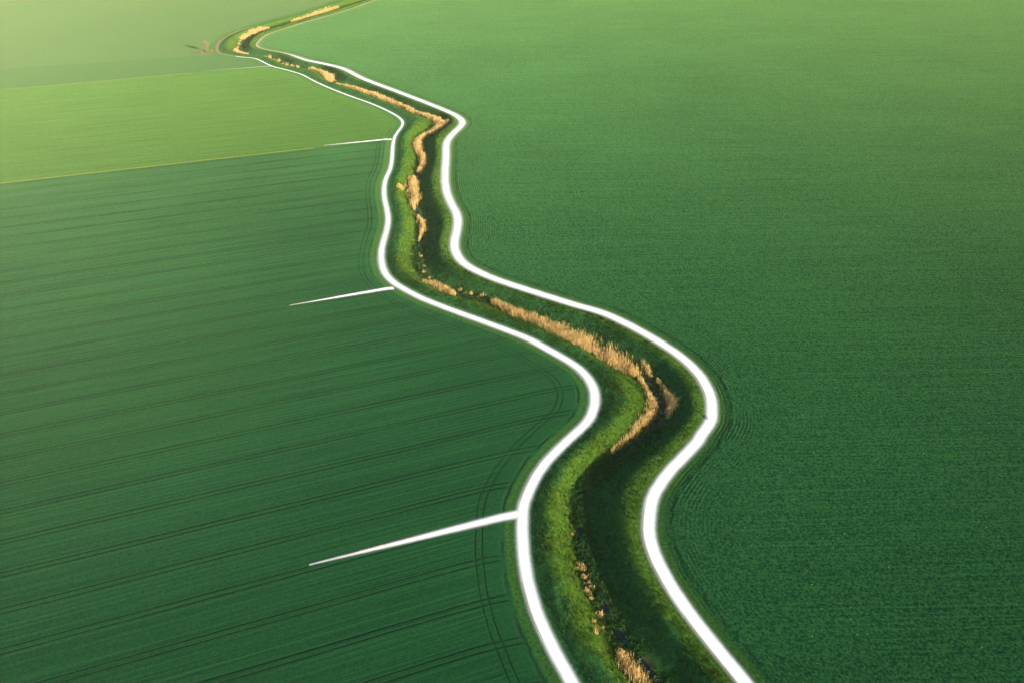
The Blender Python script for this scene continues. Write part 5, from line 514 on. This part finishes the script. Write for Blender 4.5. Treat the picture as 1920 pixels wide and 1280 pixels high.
# ------------------------------------------------------------------ blades: many thin leaves in one mesh
def blades(P, Z, hgt, wid, lean, tone, taper=0.15):
    """upright tapering blades (quads) at P,Z"""
    k = len(P); az = rng.uniform(0, 2*np.pi, k); la = rng.uniform(0, 2*np.pi, k); ll = np.abs(rng.normal(0, 1, k))*lean
    sx = np.stack([np.cos(az), np.sin(az)], 1)*wid[:, None]/2
    top = P+np.stack([np.cos(la), np.sin(la)], 1)*(hgt*ll)[:, None]
    z1 = Z+hgt*np.sqrt(np.maximum(1-np.minimum(ll, .9)**2, .2))
    V = np.empty((k, 4, 3))
    V[:, 0, :2] = P-sx; V[:, 1, :2] = P+sx; V[:, 0, 2] = V[:, 1, 2] = Z
    V[:, 2, :2] = top+sx*taper; V[:, 3, :2] = top-sx*taper; V[:, 2, 2] = V[:, 3, 2] = z1
    return V.reshape(-1, 3), np.arange(4*k).reshape(-1, 4), np.repeat(tone, 4)

def leaf_cloud(P, Z, size, tone):
    """randomly turned leaf quads centred at P,Z"""
    k = len(P); a = rng.normal(size=(k, 3)); a /= np.linalg.norm(a, axis=1)[:, None]
    b = rng.normal(size=(k, 3)); b = np.cross(a, b); b /= np.linalg.norm(b, axis=1)[:, None]
    c = np.c_[P, Z]; s = size[:, None]
    V = np.stack([c-a*s, c+b*s*.5, c+a*s, c-b*s*.5], 1)
    return V.reshape(-1, 3), np.arange(4*k).reshape(-1, 4), np.repeat(tone, 4)

def merge(parts):
    V = []; F = []; T = []; o = 0
    for v, f, t in parts: V.append(v); F.append(f+o); T.append(t); o += len(v)
    return np.vstack(V), np.vstack(F), np.concatenate(T)

# rough grass growing on both banks
def build_grass():
    parts = []
    for (ya, yb, dens, hh, ww) in ((70, 330, 4.6, 0.50, 0.30), (330, 560, 1.5, 0.5, 0.34), (560, 900, 0.6, 0.55, 0.5)):
        bb = W[(W[:, 1] >= ya-10) & (W[:, 1] <= yb+10)]
        x0, x1 = bb[:, 0].min()-32, bb[:, 0].max()+32
        n_ = int((x1-x0)*(yb-ya)*dens); P = np.c_[rng.uniform(x0, x1, n_), rng.uniform(ya, yb, n_)]
        P = P[poly_dist(P, W[::4]) < 34]
        P = P[in_poly(P, CORR)]
        z, u, left, dmin, dW, al_, ins = ditch_z(P)
        clump = 0.5+0.5*vnoise(P, 0.28, 11)
        ok = (dmin > 3.1) & (dW > 1.4) & (rng.uniform(size=len(P)) < 0.35+0.65*clump)
        P = P[ok]; z = z[ok]; u = u[ok]; left = left[ok]; k = len(P)
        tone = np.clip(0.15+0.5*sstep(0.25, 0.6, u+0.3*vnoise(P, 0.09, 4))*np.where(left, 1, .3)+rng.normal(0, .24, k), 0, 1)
        for r_ in range(2):
            off = rng.normal(0, .16, (k, 2))
            parts.append(blades(P+off, z-0.05, hh*rng.uniform(.5, 1.25, k), np.full(k, ww)*rng.uniform(.6, 1.2, k), 0.45, tone))
    V, F, T = merge(parts)
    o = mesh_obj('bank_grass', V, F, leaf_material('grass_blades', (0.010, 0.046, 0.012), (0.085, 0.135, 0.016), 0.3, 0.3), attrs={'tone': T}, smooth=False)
    tag(o, 'rough green grass tufts growing on both ditch banks', 'grass', kind='stuff')
build_grass()

# dark green scrub in the channel
def build_scrub():
    seg = resample(W[(W[:, 1] < 900) & (W[:, 1] > 60)], 0.5)
    t = np.gradient(seg, axis=0); t /= np.linalg.norm(t, axis=1)[:, None]; nn = np.stack([-t[:, 1], t[:, 0]], 1)
    parts = []
    gaps = np.array(WATER_GAPS)
    bedpts = np.array([(a, b) for v in BEDS.values() for a, b, c in v])
    for y_lo, y_hi, cl, lv, sz in ((60, 330, 7.0, 26, .24), (330, 900, 2.0, 16, .36)):
        q = seg[(seg[:, 1] >= y_lo) & (seg[:, 1] < y_hi)]; qn = nn[(seg[:, 1] >= y_lo) & (seg[:, 1] < y_hi)]
        m = int(len(q)*cl); i = rng.integers(0, len(q), m)
        o_ = rng.normal(0, 1.15, m); C = q[i]+qn[i]*o_[:, None]
        ok = np.min(np.hypot(C[:, None, 0]-gaps[None, :, 0], C[:, None, 1]-gaps[None, :, 1]), 1) > 1.7
        bd = np.min(np.hypot(C[:, None, 0]-bedpts[None, :, 0], C[:, None, 1]-bedpts[None, :, 1]), 1)
        ok &= (rng.uniform(size=m) < np.where(bd < 4.5, 0.25, 1.0)) & (rng.uniform(size=m) < 0.75+0.35*vnoise(C, 0.1, 21))
        C = C[ok]; m = len(C)
        z0 = ditch_z(C)[0]; rad = rng.uniform(.35, 1.15, m)
        d = rng.normal(size=(m, lv, 3)); d /= np.linalg.norm(d, axis=2)[..., None]; d[..., 2] = np.abs(d[..., 2])
        r_ = rad[:, None]*rng.uniform(.55, 1, (m, lv))
        P = C[:, None, :]+d[..., :2]*r_[..., None]; Z = np.maximum(z0, BED+.1)[:, None]+d[..., 2]*r_*0.95
        tone = np.clip(rng.uniform(0, .6, m)[:, None]+rng.normal(0, .12, (m, lv)), 0, 1)
        parts.append(leaf_cloud(P.reshape(-1, 2), Z.ravel(), np.full(m*lv, sz)*rng.uniform(.7, 1.3, m*lv), tone.ravel()))
    V, F, T = merge(parts)
    o = mesh_obj('ditch_scrub', V, F, leaf_material('scrub_leaves', (0.014, 0.055, 0.018), (0.065, 0.145, 0.032), 0.5, 0.2), attrs={'tone': T}, smooth=False)
    tag(o, 'dark green scrub and water plants in the ditch bottom', 'scrub', kind='stuff')
WATER_GAPS = [(21.1, 138.4), (23.9, 131.2), (29.5, 123.8), (-16.4, 297.5), (-15.2, 296.6), (17.0, 164), (43.0, 205.0)]
build_scrub()

# ------------------------------------------------------------------ reed beds, each bed a thing
REED = leaf_material('dry_reed', (0.39, 0.25, 0.08), (0.79, 0.56, 0.23), 0.35, 0.2)
def densify(v, step=0.8):
    v = np.array(v); s = np.r_[0, np.cumsum(np.hypot(*np.diff(v[:, :2], axis=0).T))]; t = np.linspace(0, s[-1], max(4, int(s[-1]/step)))
    return np.stack([np.interp(t, s, v[:, k]) for k in range(3)], 1)
def reed_bed(key, label, hgt=2.3, name='reed_bed'):
    q = densify(BEDS[key]); q[:, 2] *= {'G': .66, 'H': .8, 'F': .75, 'J': .8, 'D': 1.12}.get(key, 1.0); ymean = q[:, 1].mean(); wid = 0.085 if ymean < 330 else (0.17 if ymean < 560 else 0.28); dens = 26.0 if ymean < 330 else (14.0 if ymean < 560 else 9.0)
    t = np.gradient(q[:, :2], axis=0); t /= np.linalg.norm(t, axis=1)[:, None]; nn = np.stack([-t[:, 1], t[:, 0]], 1)
    seglen = np.hypot(*np.diff(q[:, :2], axis=0).T).mean()
    cnt = int((q[:, 2]*2*seglen).sum()*dens)
    i = rng.choice(len(q), cnt, p=q[:, 2]/q[:, 2].sum())
    lat = np.clip(rng.normal(0, .72, cnt), -1.8, 1.8)
    P = q[i, :2]+nn[i]*(lat*q[i, 2])[:, None]+t[i]*rng.uniform(-.6, .6, cnt)[:, None]
    patch = vnoise(P, 0.35, 31)
    fine = vnoise(P, 1.1, 47)
    ok = rng.uniform(size=cnt) < 0.95+0.35*patch+0.30*fine-0.30*np.abs(lat); P = P[ok]; patch = patch[ok]; k = len(P)
    z = np.minimum(ditch_z(P)[0], -1.2)
    hh = hgt*rng.uniform(.6, 1.12, k)*(1+.22*patch)*(1-.25*np.clip(np.abs(lat[ok])-.6, 0, 1)); tone = np.clip(rng.normal(.52, .27, k)+.22*patch, 0, 1)
    a = blades(P, z-.1, hh, np.full(k, wid)*rng.uniform(.7, 1.3, k), 0.14, tone, 0.5)
    # plumes on a share of the stems, and bent dead leaves below
    s = rng.uniform(size=k) < .5
    b = leaf_cloud(P[s]+rng.normal(0, .1, (s.sum(), 2)), z[s]+hh[s]*.95, np.full(s.sum(), wid*1.1), np.clip(tone[s]+.25, 0, 1))
    c = blades(P[~s]+rng.normal(0, .15, ((~s).sum(), 2)), z[~s], hh[~s]*.55, np.full((~s).sum(), wid*1.3), .55, np.clip(tone[~s]-.25, 0, 1))
    V, F, T = merge([a, b, c])
    base = V[:, :2].mean(0)
    V = V-np.array([base[0], base[1], BED])
    o = mesh_obj(name, V, F, REED, attrs={'tone': T}, smooth=False); o.location = (base[0], base[1], BED)
    return tag(o, label, 'reeds', 'reed beds along the ditch')
reed_bed('A', 'dry reed bed in the ditch at the bottom edge of the photo', 2.0)
reed_bed('C', 'thin curving reed strand on the inner side of the sharp near bend', 1.7)
reed_bed('C2', 'separate reed clump on the outer, right side of the sharp near bend', 1.8)
reed_bed('C3', 'small brownish reed clump just above the gap at the sharp near bend', 1.7)
reed_bed('D', 'longest, broadest near bed of tan reeds, between the parallel white tracks', 2.4)
reed_bed('E', 'short reed bed right of the second spur junction', 2.0)
reed_bed('F', 'small oval reed bed below the large middle one', 1.9)
reed_bed('G', 'compact broad reed bed in the middle of the straight ditch stretch', 2.2)
reed_bed('H', 'S-shaped reed bed just below the pointed bend', 2.2)
reed_bed('I', 'very long reed bed running diagonally down to the pointed bend', 2.4)
reed_bed('J', 'hook-shaped reed bed upstream of the long diagonal one', 2.4)
reed_bed('K', 'low reed bed inside the far bend nearest the tree', 2.2)
reed_bed('LL', 'slim reed bed on the far bank above the far bend', 2.2)
reed_bed('M', 'short pale reed patch on the distant straight ditch', 2.2)
reed_bed('N', 'most distant long pale reed bed near the top of the photo', 2.4)

# dry grass tussocks, each one a thing
def tussock(sc, seed):
    n_ = 60; P = np.clip(rng.normal(0, .32*sc, (n_, 2)), -.6*sc, .6*sc); hh = rng.uniform(.6, 1.25, n_)*sc
    V, F, T = blades(P, np.full(n_, -.1), hh, np.full(n_, .12*sc), .5, np.clip(rng.normal(.6, .2, n_), 0, 1), .3)
    return V, F, T
protos = []
for s in range(4):
    V, F, T = tussock(1.0, s); protos.append((V, F, T))
def place_tussocks(pts, sc, label, group):
    ms = {}
    for i, (x, y) in enumerate(pts):
        k = i % 4
        if k not in ms:
            o = mesh_obj('grass_tussock', protos[k][0]*sc, protos[k][1], REED, attrs={'tone': protos[k][2]}, smooth=False); ms[k] = o
        else:
            o = ms[k].copy(); S.collection.objects.link(o)
        z = float(ditch_z(np.array([[x, y]]))[0][0])
        o.location = (x+rng.normal(0, .45), y+rng.normal(0, .7), min(z, -1.0)); o.rotation_euler = (0, 0, rng.uniform(0, 6.28)); s_ = rng.uniform(.5, 1.35); o.scale = (s_*rng.uniform(.7, 1.3), s_, s_*rng.uniform(.9, 1.3))
        tag(o, label, 'tussock', group)
place_tussocks(TUS_NEAR, 0.9, 'small dry orange tussock at the foot of the left bank near the bottom', 'dry tussocks in the near ditch')
place_tussocks(TUS_MID, 1.15, 'small dry tussock by the ditch near the second spur junction', 'dry tussocks in the middle ditch')
place_tussocks(TUS_FAR, 2.0, 'small pale reed tuft scattered in the far ditch bend', 'pale tufts in the far ditch')
dp = np.array([DRY_PATCH]); k = 620
P = dp+np.clip(rng.normal(0, 1, (k, 2)), -1.7, 1.7)*[0.95, 1.8]; P = P[rng.uniform(size=k) < .85+.4*vnoise(P, .6, 9)]; k = len(P)
V, F, T = blades(P, ditch_z(P)[0], rng.uniform(.3, .7, k), np.full(k, .34), .7, np.clip(rng.normal(.7, .2, k), 0, 1))
V = V-np.array([dp[0, 0], dp[0, 1], 0]); o = mesh_obj('dry_grass_patch', V, F, leaf_material('yellow_straw', (0.30, 0.22, 0.05), (0.62, 0.48, 0.14), .4, .2), attrs={'tone': T}, smooth=False)
o.location = (dp[0, 0], dp[0, 1], 0); tag(o, 'yellow patch of dry grass on the left bank beside the broad middle reeds', 'grass patch')

# ------------------------------------------------------------------ the bare tree with shrubs at its foot
def tube(pts, radii, seg=7):
    pts = np.array(pts, float); V = []; F = []
    for i, (p, r_) in enumerate(zip(pts, radii)):
        d = pts[min(i+1, len(pts)-1)]-pts[max(i-1, 0)]; d /= np.linalg.norm(d)
        a = np.cross(d, (0.3, 1, 0.1)); a /= np.linalg.norm(a); b = np.cross(d, a)
        for s in range(seg):
            t = 2*np.pi*s/seg; V.append(p+r_*(a*math.cos(t)+b*math.sin(t)))
    for i in range(len(pts)-1):
        for s in range(seg): F.append((i*seg+s, i*seg+(s+1) % seg, (i+1)*seg+(s+1) % seg, (i+1)*seg+s))
    return np.array(V), np.array(F), np.full(len(V), .4)
BARK = plain('bark', (0.16, 0.10, 0.06), (0.34, 0.23, 0.14), 1.5, 0.1)
TWIG = leaf_material('budding_twigs', (0.15, 0.13, 0.065), (0.34, 0.27, 0.13), .5, .25)
root = bpy.data.objects.new('bare_tree', None); S.collection.objects.link(root); root.location = (*TREE_AT, CROP)
tag(root, 'lone slender bare tree with orange-brown twigs beside the brown track', 'tree')
parts = [tube([(0, 0, -.3), (.05, 0, 1.5), (-.1, .1, 3.2), (0, .05, 4.6)], (.30, .24, .20, .16))]
tw = []
for i in range(9):
    a = 2*math.pi*i/9+rng.uniform(-.3, .3); sp_ = rng.uniform(.8, 2.9); z0 = rng.uniform(2.2, 3.8); z1 = rng.uniform(5.4, 8.4)
    mid = (math.cos(a)*sp_*.4, math.sin(a)*sp_*.4, (z0+z1)/2-.2); end = (math.cos(a)*sp_, math.sin(a)*sp_, z1)
    parts.append(tube([(0, 0, z0), mid, end], (.12, .08, .03), 5))
    m = 150; tt = rng.uniform(.3, 1.05, m)[:, None]
    B = (1-tt)**2*np.array((0, 0, z0))+2*tt*(1-tt)*np.array(mid)+tt**2*np.array(end)+rng.normal(0, .38, (m, 3))
    tw.append(blades(B[:, :2], B[:, 2], rng.uniform(.4, 1.2, m), np.full(m, .10), .5, np.clip(rng.normal(.5, .25, m), 0, 1)))
V, F, T = merge(parts); mesh_obj('trunk', V, F, BARK, root)
V, F, T = merge(tw); mesh_obj('crown', V, F, TWIG, root, {'tone': T}, False)
def shrub(x, y, r_, h_, mat, label, name='shrub'):
    m = 420; d = rng.normal(size=(m, 3)); d /= np.linalg.norm(d, axis=1)[:, None]; q = rng.uniform(.25, 1, m)**.5
    lump = 1+.25*np.sin(3*np.arctan2(d[:, 1], d[:, 0])+x)
    P = d[:, :2]*(q*r_*lump)[:, None]; Z = np.abs(d[:, 2])*q*h_
    a = leaf_cloud(P, Z, np.full(m, .24), np.clip(rng.normal(.5, .25, m), 0, 1))
    b = blades(P[:120]*.6, np.full(120, -.1), h_*rng.uniform(.5, 1.1, 120), np.full(120, .09), .5, np.clip(rng.normal(.4, .2, 120), 0, 1))
    V, F, T = merge([a, b]); o = mesh_obj(name, V, F, mat, attrs={'tone': T}, smooth=False); o.location = (x, y, CROP)
    return tag(o, label, 'shrub')
tx, ty = TREE_AT
OLIVE = leaf_material('olive_twigs', (0.12, 0.11, 0.035), (0.34, 0.28, 0.09), .5, .2)
shrub(tx+1.6, ty-2.0, 2.0, 2.2, OLIVE, 'tallest olive-brown shrub, right at the foot of the bare tree')
shrub(tx+4.2, ty-.5, 2.3, 2.0, OLIVE, 'round olive shrub right of the bare tree, next to the brown track')
shrub(tx-2.6, ty-4.5, 1.9, 1.4, TWIG, 'low tan shrub left of the bare tree, in front of its shadow')
shrub(tx-6.0, ty-5.0, 1.6, .7, leaf_material('red_brown_twigs', (0.16, 0.07, 0.03), (0.32, 0.16, 0.07), .5, .2), 'lowest reddish-brown scrub patch, leftmost at the foot of the tree', 'low_shrub')

# single weeds standing in the crop
WEED = leaf_material('weed_leaves', (0.012, 0.04, 0.016), (0.03, 0.075, 0.025), .5, .2)
WL = ['dark weed tuft in the light green field nearest the third spur', 'small dark weed tuft deep in the light green field', 'single dark weed in the wheat field, just below the boundary line',
      'single dark weed in the wheat field left of the straight ditch', 'dark weed in the right field near the parallel tracks', 'dark weed in the wheat field just above the tip of the second spur', 'small dark weed far out in the right field']
for (x, y), lb in zip(WEEDS, WL):
    m = 60; d = np.clip(rng.normal(size=(m, 3)), -1.3, 1.3); V, F, T = leaf_cloud(d[:, :2]*.36, np.abs(d[:, 2])*.35, np.full(m, .36), rng.uniform(0, 1, m))
    o = mesh_obj('weed', V, F, WEED, attrs={'tone': T}, smooth=False); o.location = (x, y, CROP-.05); o.scale = (.62, .62, .5); tag(o, lb, 'weed', 'single weeds in the crops')

# low pile standing in for a worn grey spot of the right hand track
def heap(x, y):
    V = []; F = []; T = []
    import bmesh
    bm = bmesh.new()
    for i in range(22):
        r_ = random.uniform(.12, .24); a = random.uniform(0, 6.28); q = random.uniform(0, 1)**.5
        m_ = bmesh.ops.create_icosphere(bm, subdivisions=1, radius=r_)
        for v in m_['verts']:
            v.co = Vector((v.co.x*random.uniform(.8, 1.2), v.co.y*random.uniform(.8, 1.2), v.co.z*.7))+Vector((math.cos(a)*q*.5, math.sin(a)*q*1.1, .05+.2*(1-q)))
    me = bpy.data.meshes.new('worn_spot_stones'); bm.to_mesh(me); bm.free(); me.materials.append(plain('worn_spot_grey', (0.24, 0.23, 0.22), (0.42, 0.40, 0.38), 3.0, .05))
    o = bpy.data.objects.new('worn_spot_stones', me); S.collection.objects.link(o); o.location = (x, y, .03)
    tag(o, 'worn grey spot, modelled as a low pile, on the inner edge of the right track at the sharp bend', 'stone heap')
heap(*WORN_SPOT_AT)

# ------------------------------------------------------------------ hazy air
def haze():
    x0, x1, y0, y1, z0, z1 = -2480, 2480, -420, 2990, -5.0, 152.0
    V = np.array([(x, y, z) for x in (x0, x1) for y in (y0, y1) for z in (z0, z1)])
    F = np.array([(0, 1, 3, 2), (4, 6, 7, 5), (0, 4, 5, 1), (2, 3, 7, 6), (0, 2, 6, 4), (1, 5, 7, 3)])
    n = N('hazy_air'); v = n.new('ShaderNodeVolumePrincipled'); v.inputs['Color'].default_value = (0.92, 1.0, 0.66, 1); v.inputs['Density'].default_value = HAZE_D
    v.inputs['Anisotropy'].default_value = HAZE_G
    n.t.links.new(v.outputs[0], n.out.inputs['Volume'])
    o = mesh_obj('haze', V, F, n.m, smooth=False); tag(o, 'pale warm haze over the far fields', 'haze', kind='stuff')
HAZE_D, HAZE_G = 0.00002, -0.65
haze()
